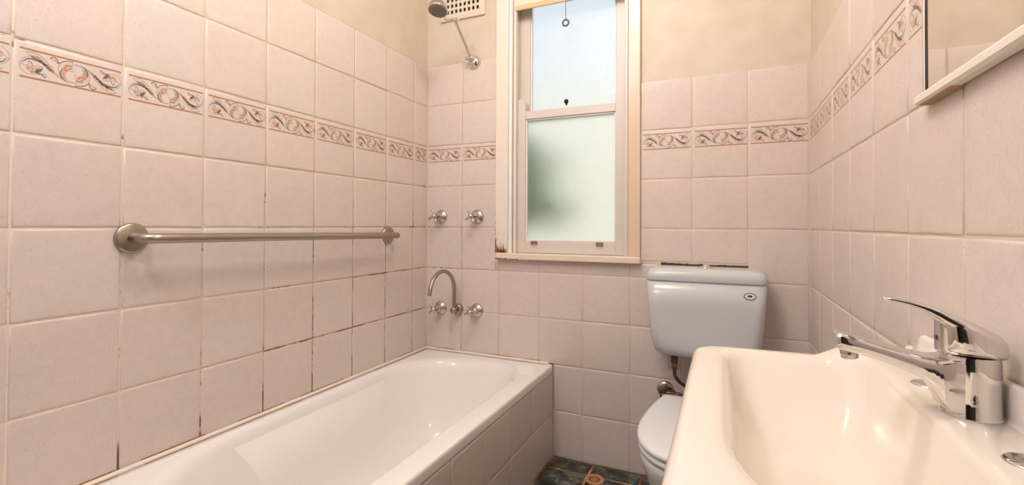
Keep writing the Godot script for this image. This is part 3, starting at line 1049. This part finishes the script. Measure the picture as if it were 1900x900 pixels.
func basin() -> void:
	var b := thing("wash_basin", "cream white wash basin fixed to the right wall beside the toilet", "basin", Vector3(0.11, 0.6, -0.665))
	var t := Transform3D(Basis(), -b.position)
	var deck := func(ring: PackedVector3Array) -> PackedVector3Array:
		for i in ring.size():
			var f := smoothstep(0.150, 0.176, ring[i].x)
			ring[i].y += 0.0155 * f
		return ring
	var x0 := -0.0535
	var x1 := XR - 0.0005
	var z0 := -0.962
	var z1 := -0.368
	var mk := func(d: float, y: float, rad: float) -> PackedVector3Array:
		var ring := rounded(x0 + d, x1 - minf(d, 0.001), z0 + d, z1 - d, [Vector2(0.012, 0.012), Vector2(rad, rad), Vector2(rad, rad), Vector2(0.012, 0.012)], y, 8, 14)
		for i in ring.size():
			# the short ends bow outwards
			var f := (ring[i].x - x0) / (x1 - x0)
			var bow := 0.022 * (1.0 - pow(1.0 - f, 1.6)) - 0.012
			ring[i].z += -bow if ring[i].z < -0.665 else bow
		return ring
	var rings := []
	rings.append(rounded(0.02, 0.22, -0.85, -0.48, evenly(0.08), 0.655, 8, 14))
	rings.append(rounded(0.0, 0.26, -0.9, -0.43, evenly(0.06), 0.68, 8, 14))
	rings.append(mk.call(0.02, 0.705, 0.03))
	rings.append(mk.call(0.004, 0.73, 0.03))
	rings.append(mk.call(0.0, 0.765, 0.03))
	for q in [[0.001, 0.777], [0.004, 0.786], [0.009, 0.792], [0.016, 0.7948]]:
		rings.append(deck.call(mk.call(q[0], q[1], 0.03)))
	# down into the bowl: height, then how far the front, the back and the ends have come in
	for q in [[0.795, -0.011, -0.009, -0.011], [0.7943, -0.004, -0.003, -0.004], [0.7915, 0.001, 0.001, 0.002], [0.785, 0.0055, 0.004, 0.009], [0.765, 0.010, 0.010, 0.028], [0.735, 0.016, 0.020, 0.060], [0.712, 0.026, 0.032, 0.088], [0.699, 0.040, 0.042, 0.108], [0.693, 0.054, 0.054, 0.128], [0.691, 0.064, 0.062, 0.145]]:
		var k: float = 1.0 - maxf(q[3], 0.0) * 3.6
		var ring := rounded(q[1], 0.2035 - q[2], -0.924 + q[3], -0.406 - q[3], [Vector2(0.035, 0.05), Vector2(0.09, 0.16), Vector2(0.05, 0.055), Vector2(0.03, 0.04)].map(func(v): return v * k), q[0], 8, 14)
		rings.append(deck.call(ring) if q[0] > 0.78 else ring)
	var s := Shape.new()
	s.loft(rings, 0, true, true, 0)
	obj("bowl", Shape.new().add(s, t).mesh(), M["basin china"], b)
	# raised back against the tiles, swooping down at its ends
	var up := Shape.new()
	var sect := []
	var prof := func(z: float, top: float) -> PackedVector3Array:
		var xb := XR - 0.0004
		var p := PackedVector3Array([Vector3(xb, 0.79, z), Vector3(xb, top, z), Vector3(xb - 0.004, top, z), Vector3(xb - 0.0075, top - 0.0015, z), Vector3(xb - 0.0095, top - 0.005, z)])
		for i in 4:
			var a := deg_to_rad(10 + i * 25.0)
			p.append(Vector3(xb - 0.0098 - 0.003 * (1.0 - cos(a)), minf(top - 0.006, 0.816 - 0.0055 * sin(a)), z))
		p.append(Vector3(xb - 0.0125, 0.79, z))
		return p
	for i in 17:
		var u := i / 16.0
		var zz := lerpf(-0.972, -0.903, u)
		sect.append(prof.call(zz, 0.820 + 0.030 * smoothstep(0.3, 0.95, u)))
	for i in 17:
		var u := i / 16.0
		sect.append(prof.call(lerpf(-0.425, -0.36, u), 0.850 - 0.030 * smoothstep(0.1, 0.85, u)))
	up.loft(sect, 0)
	obj("upstand", Shape.new().add(up, t).mesh(), M["basin china"], b)

	# mixer tap: body, spout, aerator, lever cap with its red and blue mark
	var m := thing("mixer_tap", "chrome single lever mixer tap on the back ledge of the basin", "tap", Vector3(0.242, 0.8106, -0.672))
	var at := Transform3D(Basis(), Vector3(-0.242, -0.8106, 0.672))
	var body := lathe([Vector2(0.0265, 0.0), Vector2(0.0268, 0.0015), Vector2(0.0258, 0.003), Vector2(0.0254, 0.02), Vector2(0.0252, 0.05), Vector2(0.0252, 0.0605), Vector2(0.0245, 0.062), Vector2(0.0243, 0.0645)], Vector3.ZERO, Vector3.UP, 40)
	obj("body", body.mesh(), M["chrome"], m)
	var sp := Shape.new()
	var secs := []
	for q in [[0.2430, 0.8135, 0.8715, 0.02515], [0.2360, 0.8135, 0.8715, 0.0251], [0.2270, 0.8136, 0.8712, 0.0248], [0.2210, 0.8140, 0.8708, 0.0245], [0.2168, 0.8170, 0.8703, 0.0241], [0.2130, 0.8260, 0.8698, 0.0236], [0.2095, 0.8335, 0.8696, 0.0231], [0.2057, 0.8390, 0.8699, 0.0225], [0.197, 0.8462, 0.8712, 0.021], [0.1885, 0.8512, 0.8729, 0.0203], [0.176, 0.8560, 0.8757, 0.0196], [0.162, 0.8606, 0.8790, 0.019], [0.150, 0.8639, 0.8822, 0.0186], [0.1404, 0.8660, 0.8848, 0.0182], [0.130, 0.8677, 0.8877, 0.0177], [0.1246, 0.8688, 0.8889, 0.0172], [0.1210, 0.8700, 0.8885, 0.0162], [0.1192, 0.8725, 0.8865, 0.0145]]:
		secs.append(section(q[0], q[1], q[2], q[3], -0.672, lerpf(0.5, 0.16, smoothstep(0.2, 0.222, q[0]))))
	sp.loft(secs, 0)
	obj("spout", Shape.new().add(sp, at).mesh(), M["chrome"], m)
	obj("aerator", lathe([Vector2(0.0, 0.0), Vector2(0.0078, 0.0), Vector2(0.009, 0.001), Vector2(0.0092, 0.012), Vector2(0.0, 0.012)], Vector3(0.1345, 0.8583, -0.672) + at.origin, Vector3(-0.12, 1, 0)).mesh(), M["worn chrome"], m)
	var h := Shape.new()
	secs = []
	for q in [[0.2705, 0.8785, 0.8825, 0.006], [0.2698, 0.8755, 0.8868, 0.012], [0.2670, 0.8740, 0.8938, 0.0178], [0.2620, 0.8736, 0.8985, 0.0218], [0.2550, 0.8735, 0.9031, 0.0245], [0.2480, 0.8735, 0.9070, 0.0258], [0.2405, 0.8735, 0.9107, 0.0262], [0.2310, 0.8735, 0.9152, 0.0250], [0.2240, 0.8737, 0.9185, 0.0228], [0.2190, 0.8739, 0.9208, 0.0186], [0.2160, 0.8742, 0.9222, 0.0135], [0.2146, 0.8750, 0.9226, 0.0085], [0.2142, 0.8770, 0.9215, 0.0035]]:
		secs.append(section(q[0], q[1], q[2], q[3], -0.672, 0.55))
	h.loft(secs, 0)
	h.add(lever())
	obj("lever", Shape.new().add(h, at).mesh(), M["chrome"], m)
	obj("hot_mark", lathe([Vector2(0, -0.001), Vector2(0.0034, -0.001), Vector2(0.003, 0.0008), Vector2(0, 0.0012)], Vector3(0.2146, 0.8905, -0.6745) + at.origin, Vector3(-1, 0.1, 0.15)).mesh(), M["red mark"], m)
	obj("cold_mark", lathe([Vector2(0, -0.001), Vector2(0.0036, -0.001), Vector2(0.0032, 0.001), Vector2(0, 0.0014)], Vector3(0.2149, 0.8905, -0.6690) + at.origin, Vector3(-1, 0.1, 0.35)).mesh(), M["blue mark"], m)
	# chrome discs closing the unused tap holes
	for i in 2:
		var c := thing("tap_hole_cover", ["chrome disc over the unused tap hole beyond the mixer tap", "chrome disc over the unused tap hole on the near side of the mixer tap"][i], "cover", Vector3(0.2415, 0.8098, [-0.775, -0.5525][i]), "chrome tap hole covers")
		obj("disc", lathe([Vector2(0.0, 0.0), Vector2(0.0205, 0.0), Vector2(0.021, 0.001), Vector2(0.019, 0.0024), Vector2(0.012, 0.0034), Vector2(0.0, 0.0038)], Vector3.ZERO, Vector3.UP, 32).mesh(), M["chrome"], c)


# an upright section across x: heights y0..y1, half width w, corners rounded by a share of the smaller half
func section(x: float, y0: float, y1: float, w: float, zc: float, share: float, n := 6) -> PackedVector3Array:
	var p := PackedVector3Array()
	var h := (y1 - y0) / 2
	var r := minf(h, w) * share
	for i in 4:
		var cy: float = [h - r, h - r, -(h - r), -(h - r)][i]
		var cz: float = [w - r, -(w - r), -(w - r), w - r][i]
		for j in n + 1:
			var a := (i + float(j) / n) * PI / 2
			var up := cy + r * sin(a)
			p.append(Vector3(x, (y0 + y1) / 2 + up, zc + (cz + r * cos(a)) * (1.0 - 0.12 * (up / h) ** 2)))
	return p


func lever() -> Shape:
	var s := Shape.new()
	var secs := []
	for q in [[0.2300, 0.8990, 0.9150, 0.0236], [0.2200, 0.9040, 0.9200, 0.0212], [0.2117, 0.9110, 0.9240, 0.0184], [0.2040, 0.9168, 0.9263, 0.0158], [0.1960, 0.9212, 0.9282, 0.0138], [0.1889, 0.9241, 0.9296, 0.0124], [0.1800, 0.9263, 0.9312, 0.0104], [0.1730, 0.9277, 0.9323, 0.0096], [0.1700, 0.9281, 0.9326, 0.0086], [0.1682, 0.9290, 0.9322, 0.0066]]:
		secs.append(section(q[0], q[1], q[2], q[3], -0.672, 0.7))
	s.loft(secs, 0)
	return s


func toilet() -> void:
	var cx := -0.066
	# cistern on the wall
	var c := thing("toilet_cistern", "grey white plastic toilet cistern on the far wall right of the window", "cistern", Vector3(cx, 0.524, ZB))
	var zf := 0.172
	var rings := []
	for q in [[0.0, 0.035, 0.10, 0.045], [0.006, 0.024, 0.128, 0.05], [0.018, 0.0145, 0.147, 0.05], [0.04, 0.0075, 0.158, 0.046], [0.07, 0.0045, 0.163, 0.042], [0.13, 0.002, 0.167, 0.036], [0.2, 0.0005, 0.169, 0.032], [0.284, 0.0, 0.17, 0.03]]:
		var w: float = 0.2 - q[1] - 0.012 * (1.0 - q[0] / 0.284)
		rings.append(rounded(-w, w, 0.0, q[2], [Vector2(q[3], q[3]), Vector2(q[3], q[3]), Vector2(0.01, 0.01), Vector2(0.01, 0.01)], q[0], 7, 4))
	rings.append(rounded(-0.193, 0.193, 0.004, 0.165, [Vector2(0.028, 0.028), Vector2(0.028, 0.028), Vector2(0.008, 0.008), Vector2(0.008, 0.008)], 0.2842, 7, 4))
	rings.append(rounded(-0.193, 0.193, 0.004, 0.165, [Vector2(0.028, 0.028), Vector2(0.028, 0.028), Vector2(0.008, 0.008), Vector2(0.008, 0.008)], 0.288, 7, 4))
	var s := Shape.new()
	s.loft(rings, 0, true, true, 0)
	obj("tank", s.mesh(), M["cistern plastic"], c)
	rings = []
	for q in [[0.002, 0.2862, 0.03], [0.0, 0.2875, 0.032], [-0.002, 0.292, 0.034], [-0.001, 0.307, 0.034], [0.002, 0.317, 0.034], [0.009, 0.3252, 0.036], [0.019, 0.3300, 0.04], [0.033, 0.3325, 0.045], [0.06, 0.3335, 0.03]]:
		var d: float = q[0]
		var r := Vector2(q[2], q[2])
		rings.append(rounded(-0.2005 + d, 0.2005 - d, 0.002 + maxf(d, 0) * 0.4, zf - d, [r, r, Vector2(0.012, 0.012), Vector2(0.012, 0.012)], q[1], 7, 4))
	s = Shape.new()
	s.loft(rings, 0, true, true, 0)
	obj("lid", s.mesh(), M["cistern plastic"], c)
	obj("flush_button", lathe([Vector2(0.0, 0.0), Vector2(0.027, 0.0), Vector2(0.028, 0.003), Vector2(0.024, 0.006), Vector2(0.012, 0.0065), Vector2(0.0115, 0.0105), Vector2(0.009, 0.0125), Vector2(0, 0.013)], Vector3(0.004, 0.3325, 0.088), Vector3.UP).mesh(), M["chrome"], c)
	var em := Node3D.new()
	em.name = "emblem"
	c.add_child(em)
	em.position = Vector3(0.1465, 0.2475, 0.1695)
	var oval := func(rx: float, ry: float, z0: float, z1: float) -> Shape:
		var o := Shape.new()
		o.loft([circle(Vector3(0, 0, z0), Vector3(rx, 0, 0), Vector3(0, ry, 0), 28), circle(Vector3(0, 0, z1), Vector3(rx, 0, 0), Vector3(0, ry, 0), 28)], -1)
		return o
	obj("rim", oval.call(0.0195, 0.013, -0.002, 0.0006).mesh(), M["worn chrome"], em)
	obj("outline", oval.call(0.0182, 0.0118, 0.0, 0.0008).mesh(), M["mortar"], em)
	obj("face", oval.call(0.0168, 0.0104, 0.0, 0.0010).mesh(), M["white plastic"], em)
	var leaf := Shape.new()
	for k in 2:
		var o := Vector3(-0.0036 + 0.007 * k, 0.0012, 0.0012)
		for i in 5:
			var a := TAU * i / 5 + 0.3 + k
			leaf.add(tube([o, o + Vector3(cos(a), sin(a), 0) * 0.005], [0.0018, 0.0005], 6))
	obj("mark", leaf.mesh(), M["black plastic"], em)
	obj("inlet_stub", slab(0.012, 0.042, -0.012, 0.006, 0.05, 0.085, 0.004).mesh(), M["white plastic"], c)

	# supply hose and stop valve
	var v := thing("stop_valve", "tarnished brass stop valve on the wall below the cistern", "valve", Vector3(-0.214, 0.361, ZB))
	obj("flange", lathe([Vector2(0.0, 0.0), Vector2(0.0335, 0.0), Vector2(0.033, 0.003), Vector2(0.028, 0.008), Vector2(0.02, 0.0105), Vector2(0.0, 0.0105)], Vector3.ZERO, Vector3.BACK).mesh(), M["worn chrome"], v)
	var vb := tube([Vector3(0, 0, 0.008), Vector3(0, 0, 0.06)], 0.0095)
	vb.add(lathe([Vector2(0.0, 0.03), Vector2(0.0145, 0.03), Vector2(0.0145, 0.045), Vector2(0, 0.045)], Vector3.ZERO, Vector3.BACK, 6, -1))
	vb.add(tube([Vector3(0, 0, 0.042), Vector3(0.055, 0.0, 0.042)], 0.0075))
	vb.add(lathe([Vector2(0.0, 0.024), Vector2(0.0125, 0.024), Vector2(0.0125, 0.04), Vector2(0, 0.04)], Vector3(0, 0, 0.042), Vector3.RIGHT, 6, -1))
	obj("body", vb.mesh(), M["dull brass"], v)
	obj("handle", lathe([Vector2(0.0, 0.0), Vector2(0.009, 0.0), Vector2(0.014, 0.004), Vector2(0.014, 0.012), Vector2(0.007, 0.016), Vector2(0, 0.016)], Vector3(0, -0.006, 0.06), Vector3(0, -0.35, 1)).mesh(), M["dull brass"], v)
	var hose := thing("supply_hose", "thin brown supply pipe bending down from the cistern", "pipe", Vector3(-0.171, 0.35, ZB + 0.1))
	var pts := smooth_path([Vector3(0, 0.173, 0), Vector3(0, 0.124, 0), Vector3(0.004, 0.095, 0), Vector3(0.03, 0.068, -0.005), Vector3(0.085, 0.045, -0.02), Vector3(0.115, 0.022, -0.04), Vector3(0.09, 0.011, -0.057), Vector3(0.0115, 0.011, -0.058)], 6)
	obj("pipe", tube(pts, 0.0062, 10).mesh(), M["pipe bronze"], hose)
	obj("nut", lathe([Vector2(0.0, 0.124), Vector2(0.0105, 0.124), Vector2(0.0125, 0.134), Vector2(0.0125, 0.146), Vector2(0.009, 0.152), Vector2(0, 0.152)], Vector3.ZERO, Vector3.UP, 6, -1).mesh(), M["dull brass"], hose)
	obj("collar", lathe([Vector2(0.0, 0.15), Vector2(0.0125, 0.15), Vector2(0.0125, 0.1735), Vector2(0, 0.1735)], Vector3.ZERO, Vector3.UP, 16).mesh(), M["mortar"], hose)

	# pan with seat and lid
	var p := thing("toilet", "white toilet pan with its seat and lid closed, half hidden by the basin", "toilet", Vector3(cx, 0, -1.55))
	var outline := func(d: float, y: float, sh := 0.0) -> PackedVector3Array:
		var half := [Vector2(0.0, 0.265), Vector2(0.055, 0.258), Vector2(0.108, 0.231), Vector2(0.15, 0.175), Vector2(0.170, 0.10), Vector2(0.173, 0.02), Vector2(0.164, -0.08), Vector2(0.149, -0.165), Vector2(0.133, -0.226), Vector2(0.122, -0.2395), Vector2(0.055, -0.24), Vector2(0.0, -0.24)]
		var loop := []
		for q in half:
			loop.append(q)
		for i in range(half.size() - 2, 0, -1):
			loop.append(Vector2(-half[i].x, half[i].y))
		var ring := PackedVector3Array()
		for i in loop.size():
			for j in 3:
				var a: Vector2 = loop[i]
				var nn := loop.size()
				var q: Vector2 = a.cubic_interpolate(loop[(i + 1) % nn], loop[(i + nn - 1) % nn], loop[(i + 2) % nn], j / 3.0)
				var f := q.length()
				q = q * ((f - d) / maxf(f, 0.001))
				ring.append(Vector3(q.x * (1.0 - sh), y, q.y * (1.0 - sh * 0.8) - sh * 0.02))
		return ring
	s = Shape.new()
	s.loft([outline.call(0.0, 0.0, 0.42), outline.call(0.0, 0.03, 0.43), outline.call(0.0, 0.12, 0.40), outline.call(0.0, 0.2, 0.30), outline.call(0.0, 0.27, 0.16), outline.call(0.004, 0.32, 0.06), outline.call(0.003, 0.35, 0.01), outline.call(0.006, 0.364, 0.01), outline.call(0.018, 0.368, 0.01)], 0, true, true, 0)
	obj("pan", s.mesh(), M["toilet china"], p)
	s = Shape.new()
	s.loft([outline.call(0.012, 0.371), outline.call(0.004, 0.372), outline.call(0.001, 0.377), outline.call(0.001, 0.383), outline.call(0.005, 0.388), outline.call(0.012, 0.389)], 0, true, true, 0)
	obj("seat", s.mesh(), M["seat plastic"], p)
	s = Shape.new()
	s.loft([outline.call(0.012, 0.391), outline.call(0.003, 0.392), outline.call(-0.001, 0.397), outline.call(-0.001, 0.403), outline.call(0.003, 0.408), outline.call(0.012, 0.411), outline.call(0.05, 0.4125)], 0, true, true, 0)
	obj("lid", s.mesh(), M["seat plastic"], p)
	for x in [-0.07, 0.07]:
		obj("hinge", tube([Vector3(x - 0.018, 0.392, -0.238), Vector3(x + 0.018, 0.392, -0.238)], 0.011).mesh(), M["seat plastic"], p)
	obj("flush_pipe", tube([Vector3(0, 0.522, -0.33), Vector3(0, 0.4, -0.33), Vector3(0, 0.31, -0.31), Vector3(0, 0.29, -0.18)], 0.02).mesh(), M["white plastic"], p)


func mirror() -> void:
	var m := thing("mirror", "wall mirror with a thin metal edge above the basin", "mirror", Vector3(XR, 1.21, -0.45))
	obj("glass", slab(-0.006, 0.0, 0.0, 0.85, -0.438, 0.42, 0.0005).mesh(), M["mirror silver"], m)
	obj("edge_strip", slab(-0.009, 0.0, -0.003, 0.85, -0.4465, -0.438, 0.0015).mesh(), M["chrome"], m)
	var l := thing("mirror_ledge", "narrow cream ledge under the mirror, stained brown below", "ledge", Vector3(XR, 1.19, -0.45))
	obj("rail", slab(-0.018, 0.0, 0.003, 0.0195, -0.452, 0.42, 0.004).mesh(), M["white plastic"], l)
	rng.seed = 3
	obj("stain", slab(-0.0165, -0.001, 0.0018, 0.0036, -0.435, -0.33, 0.0008).mesh(), M["ledge stain"], l)


# a wall tap: flange, stem and a four armed cross handle
func wall_tap(label: String, at: Vector3, spin: float, group: String) -> void:
	var t := thing("wall_tap", label, "tap", at, group)
	obj("flange", lathe([Vector2(0.0, 0.0), Vector2(0.0335, 0.0), Vector2(0.0335, 0.003), Vector2(0.03, 0.008), Vector2(0.022, 0.0135), Vector2(0.0175, 0.016), Vector2(0.016, 0.03), Vector2(0.0135, 0.034), Vector2(0.0, 0.034)], Vector3.ZERO, Vector3.BACK).mesh(), M["worn chrome"], t)
	obj("stem", lathe([Vector2(0.0, 0.03), Vector2(0.0085, 0.03), Vector2(0.0085, 0.05), Vector2(0.0125, 0.053), Vector2(0.0125, 0.07), Vector2(0.009, 0.076), Vector2(0.0, 0.078)], Vector3.ZERO, Vector3.BACK, 18).mesh(), M["worn chrome"], t)
	for i in 4:
		var a := spin + i * PI / 2
		var d := Vector3(cos(a), sin(a), 0)
		var c := Vector3(0, 0, 0.062)
		obj("handle_arm", tube([c + d * 0.006, c + d * 0.014, c + d * 0.026, c + d * 0.031, c + d * 0.033], [0.0052, 0.0048, 0.0068, 0.0066, 0.003], 12).mesh(), M["worn chrome"], t)


func bath_fittings() -> void:
	wall_tap("upper cross handled tap nearer the corner with the rail wall", Vector3(-1.269, 1.0515, ZB), 0.35, "cross handled wall taps")
	wall_tap("upper cross handled tap next to the rotten window architrave", Vector3(-1.068, 1.0515, ZB), 0.5, "cross handled wall taps")
	wall_tap("lower cross handled tap in the corner, on the rail wall side of the bath spout", Vector3(-1.2686, 0.605, ZB), 0.6, "cross handled wall taps")
	wall_tap("lower cross handled tap on the toilet side of the bath spout", Vector3(-1.068, 0.6075, ZB), 0.3, "cross handled wall taps")

	var s := thing("bath_spout", "brushed swan neck bath spout between the lower wall taps", "spout", Vector3(-1.168, 0.6075, ZB))
	obj("flange", lathe([Vector2(0.0, 0.0), Vector2(0.0255, 0.0), Vector2(0.0262, 0.004), Vector2(0.0255, 0.018), Vector2(0.021, 0.022), Vector2(0.0, 0.022)], Vector3.ZERO, Vector3.BACK).mesh(), M["brushed steel"], s)
	obj("elbow", lathe([Vector2(0.0, 0.015), Vector2(0.0145, 0.018), Vector2(0.0145, 0.055), Vector2(0.0125, 0.0585), Vector2(0.0, 0.0595)], Vector3.ZERO, Vector3.BACK, 20).mesh(), M["brushed steel"], s)
	var path := [Vector3(0, 0.0, 0.041), Vector3(0, 0.05, 0.041), Vector3(0, 0.087, 0.041)]
	path.append_array(arc(Vector3(0, 0.09, 0.1445), Vector3(0, 0, -0.1035), Vector3(0, 0.1035, 0), 0, 172, 26))
	path.append(Vector3(0, 0.094, 0.249))
	obj("neck", tube(path, 0.0088, 16).mesh(), M["brushed steel"], s)

	var h := thing("shower_head", "chrome shower rose on a jointed wall arm above the bath", "shower", Vector3(-1.0876, 1.788, ZB))
	obj("wall_flange", lathe([Vector2(0.0, 0.0), Vector2(0.0325, 0.0), Vector2(0.0325, 0.002), Vector2(0.03, 0.012), Vector2(0.023, 0.021), Vector2(0.012, 0.026), Vector2(0.0, 0.027)], Vector3.ZERO, Vector3.BACK).mesh(), M["chrome"], h)
	var j := tube([Vector3(0, 0.004, 0.02), Vector3(0, 0.008, 0.042)], 0.0085)
	j.add(tube([Vector3(-0.026, 0.009, 0.04), Vector3(0.014, 0.009, 0.04)], 0.0095))
	obj("wall_joint", j.mesh(), M["chrome"], h)
	obj("arm", tube([Vector3(0, 0.01, 0.038), Vector3(0, 0.06, 0.098), Vector3(0, 0.128, 0.182)], 0.0068).mesh(), M["chrome"], h)
	j = tube([Vector3(-0.02, 0.131, 0.187), Vector3(0.02, 0.131, 0.187)], 0.0078)
	j.add(tube([Vector3(-0.016, 0.131, 0.187), Vector3(-0.016, 0.114, 0.24)], 0.0068))
	obj("head_joint", j.mesh(), M["chrome"], h)
	var axis := Vector3(0.02, -0.92, 0.30)
	var hc := Vector3(-0.006, 0.147, 0.305)
	obj("rose", lathe([Vector2(0.0, -0.006), Vector2(0.022, -0.005), Vector2(0.035, 0.001), Vector2(0.04, 0.009), Vector2(0.0415, 0.022), Vector2(0.0425, 0.027), Vector2(0.0415, 0.030), Vector2(0.038, 0.031)], hc, axis, 36).mesh(), M["worn chrome"], h)
	obj("spray_face", lathe([Vector2(0.0, 0.028), Vector2(0.039, 0.028), Vector2(0.038, 0.0315), Vector2(0.02, 0.0325), Vector2(0.0, 0.0328)], hc, axis, 36).mesh(), M["spray grey"], h)

	# grab rail along the left wall
	var g := thing("grab_rail", "long brushed steel grab rail on the left wall above the bath", "grab rail", Vector3(XL, 0.97, -1.19))
	var y0 := 0.0045
	var y1 := -0.0045
	for e in [[0.497, y0], [-0.4925, y1]]:
		obj("flange", lathe([Vector2(0.0, 0.0), Vector2(0.038, 0.0), Vector2(0.0385, 0.003), Vector2(0.037, 0.0075), Vector2(0.033, 0.010), Vector2(0.0, 0.0105)], Vector3(0, e[1], e[0]), Vector3.RIGHT, 40).mesh(), M["brushed steel"], g)
	var off := 0.068
	var rb := 0.03
	var bar := [Vector3(0.008, y0, 0.497), Vector3(off - rb, y0, 0.497)]
	bar.append_array(arc(Vector3(off - rb, y0, 0.497 - rb), Vector3(0, 0, rb), Vector3(rb, 0, 0), 10, 90, 8))
	for i in 7:
		bar.append(Vector3(off, lerpf(y0, y1, (i + 1) / 8.0), lerpf(0.497 - rb, -0.4925 + rb, (i + 1) / 8.0)))
	bar.append_array(arc(Vector3(off - rb, y1, -0.4925 + rb), Vector3(rb, 0, 0), Vector3(0, 0, -rb), 0, 90, 8))
	bar.append(Vector3(0.008, y1, -0.4925))
	obj("bar", tube(bar, 0.0128, 22).mesh(), M["brushed steel"], g)

	# vent grille: a frame and crossing bars before a dark duct
	var v := thing("air_vent", "cream square holed air vent high on the far wall behind the shower head", "vent", Vector3(-1.156, 2.11, ZB - 0.006))
	var x0 := -0.122
	var x1 := 0.122
	var b0 := -0.1
	var b1 := 0.1
	obj("frame", frame_of(x0, x1, b0, b1, 0.0275, 0.0, 0.012).mesh(), M["vent paint"], v)
	var nx := 8
	var ny := 5
	var ix0 := x0 + 0.0275
	var px := (x1 - x0 - 0.055) / nx
	var iy0 := b0 + 0.0275
	var py := (b1 - b0 - 0.055) / ny
	for i in nx + 1:
		var x := ix0 + i * px
		obj("bar", slab(x - 0.0052, x + 0.0052, iy0, b1 - 0.0275, 0.002, 0.0095, 0.0006).mesh(), M["vent paint"], v)
	for i in ny + 1:
		var y := iy0 + i * py
		obj("bar", slab(ix0, x1 - 0.0275, y - 0.006, y + 0.006, 0.0022, 0.0092, 0.0006).mesh(), M["vent paint"], v)
	obj("duct", slab(x0 + 0.01, x1 - 0.01, b0 + 0.01, b1 - 0.01, 0.0, 0.0012, 0.0002).mesh(), M["dark void"], v)


func small_things() -> void:
	# round grate in the floor
	var d := thing("floor_drain", "round tan floor drain grate between the bath panel and the toilet", "drain", Vector3(-0.472, 0.0004, -1.868))
	var edge := Shape.new()
	var loops := []
	for q in [Vector2(0.0225, 0.0), Vector2(0.039, 0.0), Vector2(0.0385, 0.003), Vector2(0.036, 0.0042), Vector2(0.0325, 0.004), Vector2(0.031, 0.003), Vector2(0.0285, 0.003), Vector2(0.027, 0.0036), Vector2(0.0225, 0.0032), Vector2(0.0225, 0.0)]:
		loops.append(circle(Vector3(0, q.y, 0), Vector3(q.x, 0, 0), Vector3(0, 0, q.x), 36))
	edge.loft(loops, -1, false, false)
	obj("rim", edge.mesh(), M["drain brass"], d)
	obj("sump", lathe([Vector2(0, 0.0), Vector2(0.031, 0.0), Vector2(0.031, 0.0006), Vector2(0, 0.0006)], Vector3.ZERO, Vector3.UP, 24).mesh(), M["dark void"], d)
	obj("hub", lathe([Vector2(0.0, 0.0006), Vector2(0.0065, 0.0006), Vector2(0.0065, 0.003), Vector2(0.0, 0.0032)], Vector3.ZERO, Vector3.UP, 16).mesh(), M["drain brass"], d)
	for i in 8:
		var a := TAU * i / 8
		var e := Vector3(cos(a), 0, sin(a))
		obj("spoke", tube([e * 0.005 + Vector3(0, 0.0018, 0), e * 0.024 + Vector3(0, 0.0018, 0)], 0.0016, 6).mesh(), M["drain brass"], d)
	var hoop := []
	for i in 25:
		hoop.append(Vector3(cos(TAU * i / 24), 0, sin(TAU * i / 24)) * 0.0135 + Vector3(0, 0.0018, 0))
	obj("hoop", tube(hoop, 0.0017, 6).mesh(), M["drain brass"], d)


func outside() -> void:
	structure(obj("ground_outside", slab(-6, 6, -0.3, -0.1, -9, ZB - 0.2, 0.001).mesh(), M["paving"]), "paved side yard outside the window", "ground")
	structure(obj("wall_neighbour", slab(-2.6, 3.5, -0.1, 2.3, ZB - 2.4, ZB - 2.2, 0.001).mesh(), M["render"]), "pale boundary wall outside the window", "wall")
	var s := thing("garden_shrub", "green shrub seen dimly through the lower frosted pane", "shrub", Vector3(-1.13, -0.1, ZB - 0.6))
	rng.seed = 23
	var lv := Shape.new()
	for i in 420:
		var p := Vector3(rng.randfn(0, 0.11), 1.1 + rng.randf() * 0.5, rng.randfn(0, 0.12))
		p.x *= 1.2 - absf(p.y - 1.2)
		var b := Basis.from_euler(Vector3(rng.randf() * TAU, rng.randf() * TAU, rng.randf() * TAU))
		var l := 0.07 + rng.randf() * 0.05
		var leaf := Shape.new()
		leaf.loft([circle(Vector3(0, 0, -l / 2), Vector3(0.002, 0, 0), Vector3(0, 0.001, 0), 6), circle(Vector3(), Vector3(l * 0.28, 0, 0), Vector3(0, 0.002, 0), 6), circle(Vector3(0, 0, l / 2), Vector3(0.002, 0, 0), Vector3(0, 0.001, 0), 6)], 0)
		lv.add(leaf, Transform3D(b, p))
	var f := obj("foliage", lv.mesh(), M["leaf"], s)
	f.set_meta("kind", "stuff")
	obj("stem", tube([Vector3(0, 0, 0), Vector3(0.03, 0.5, 0), Vector3(0, 1.1, 0.02)], [0.03, 0.024, 0.012], 10).mesh(), M["mortar"], s)
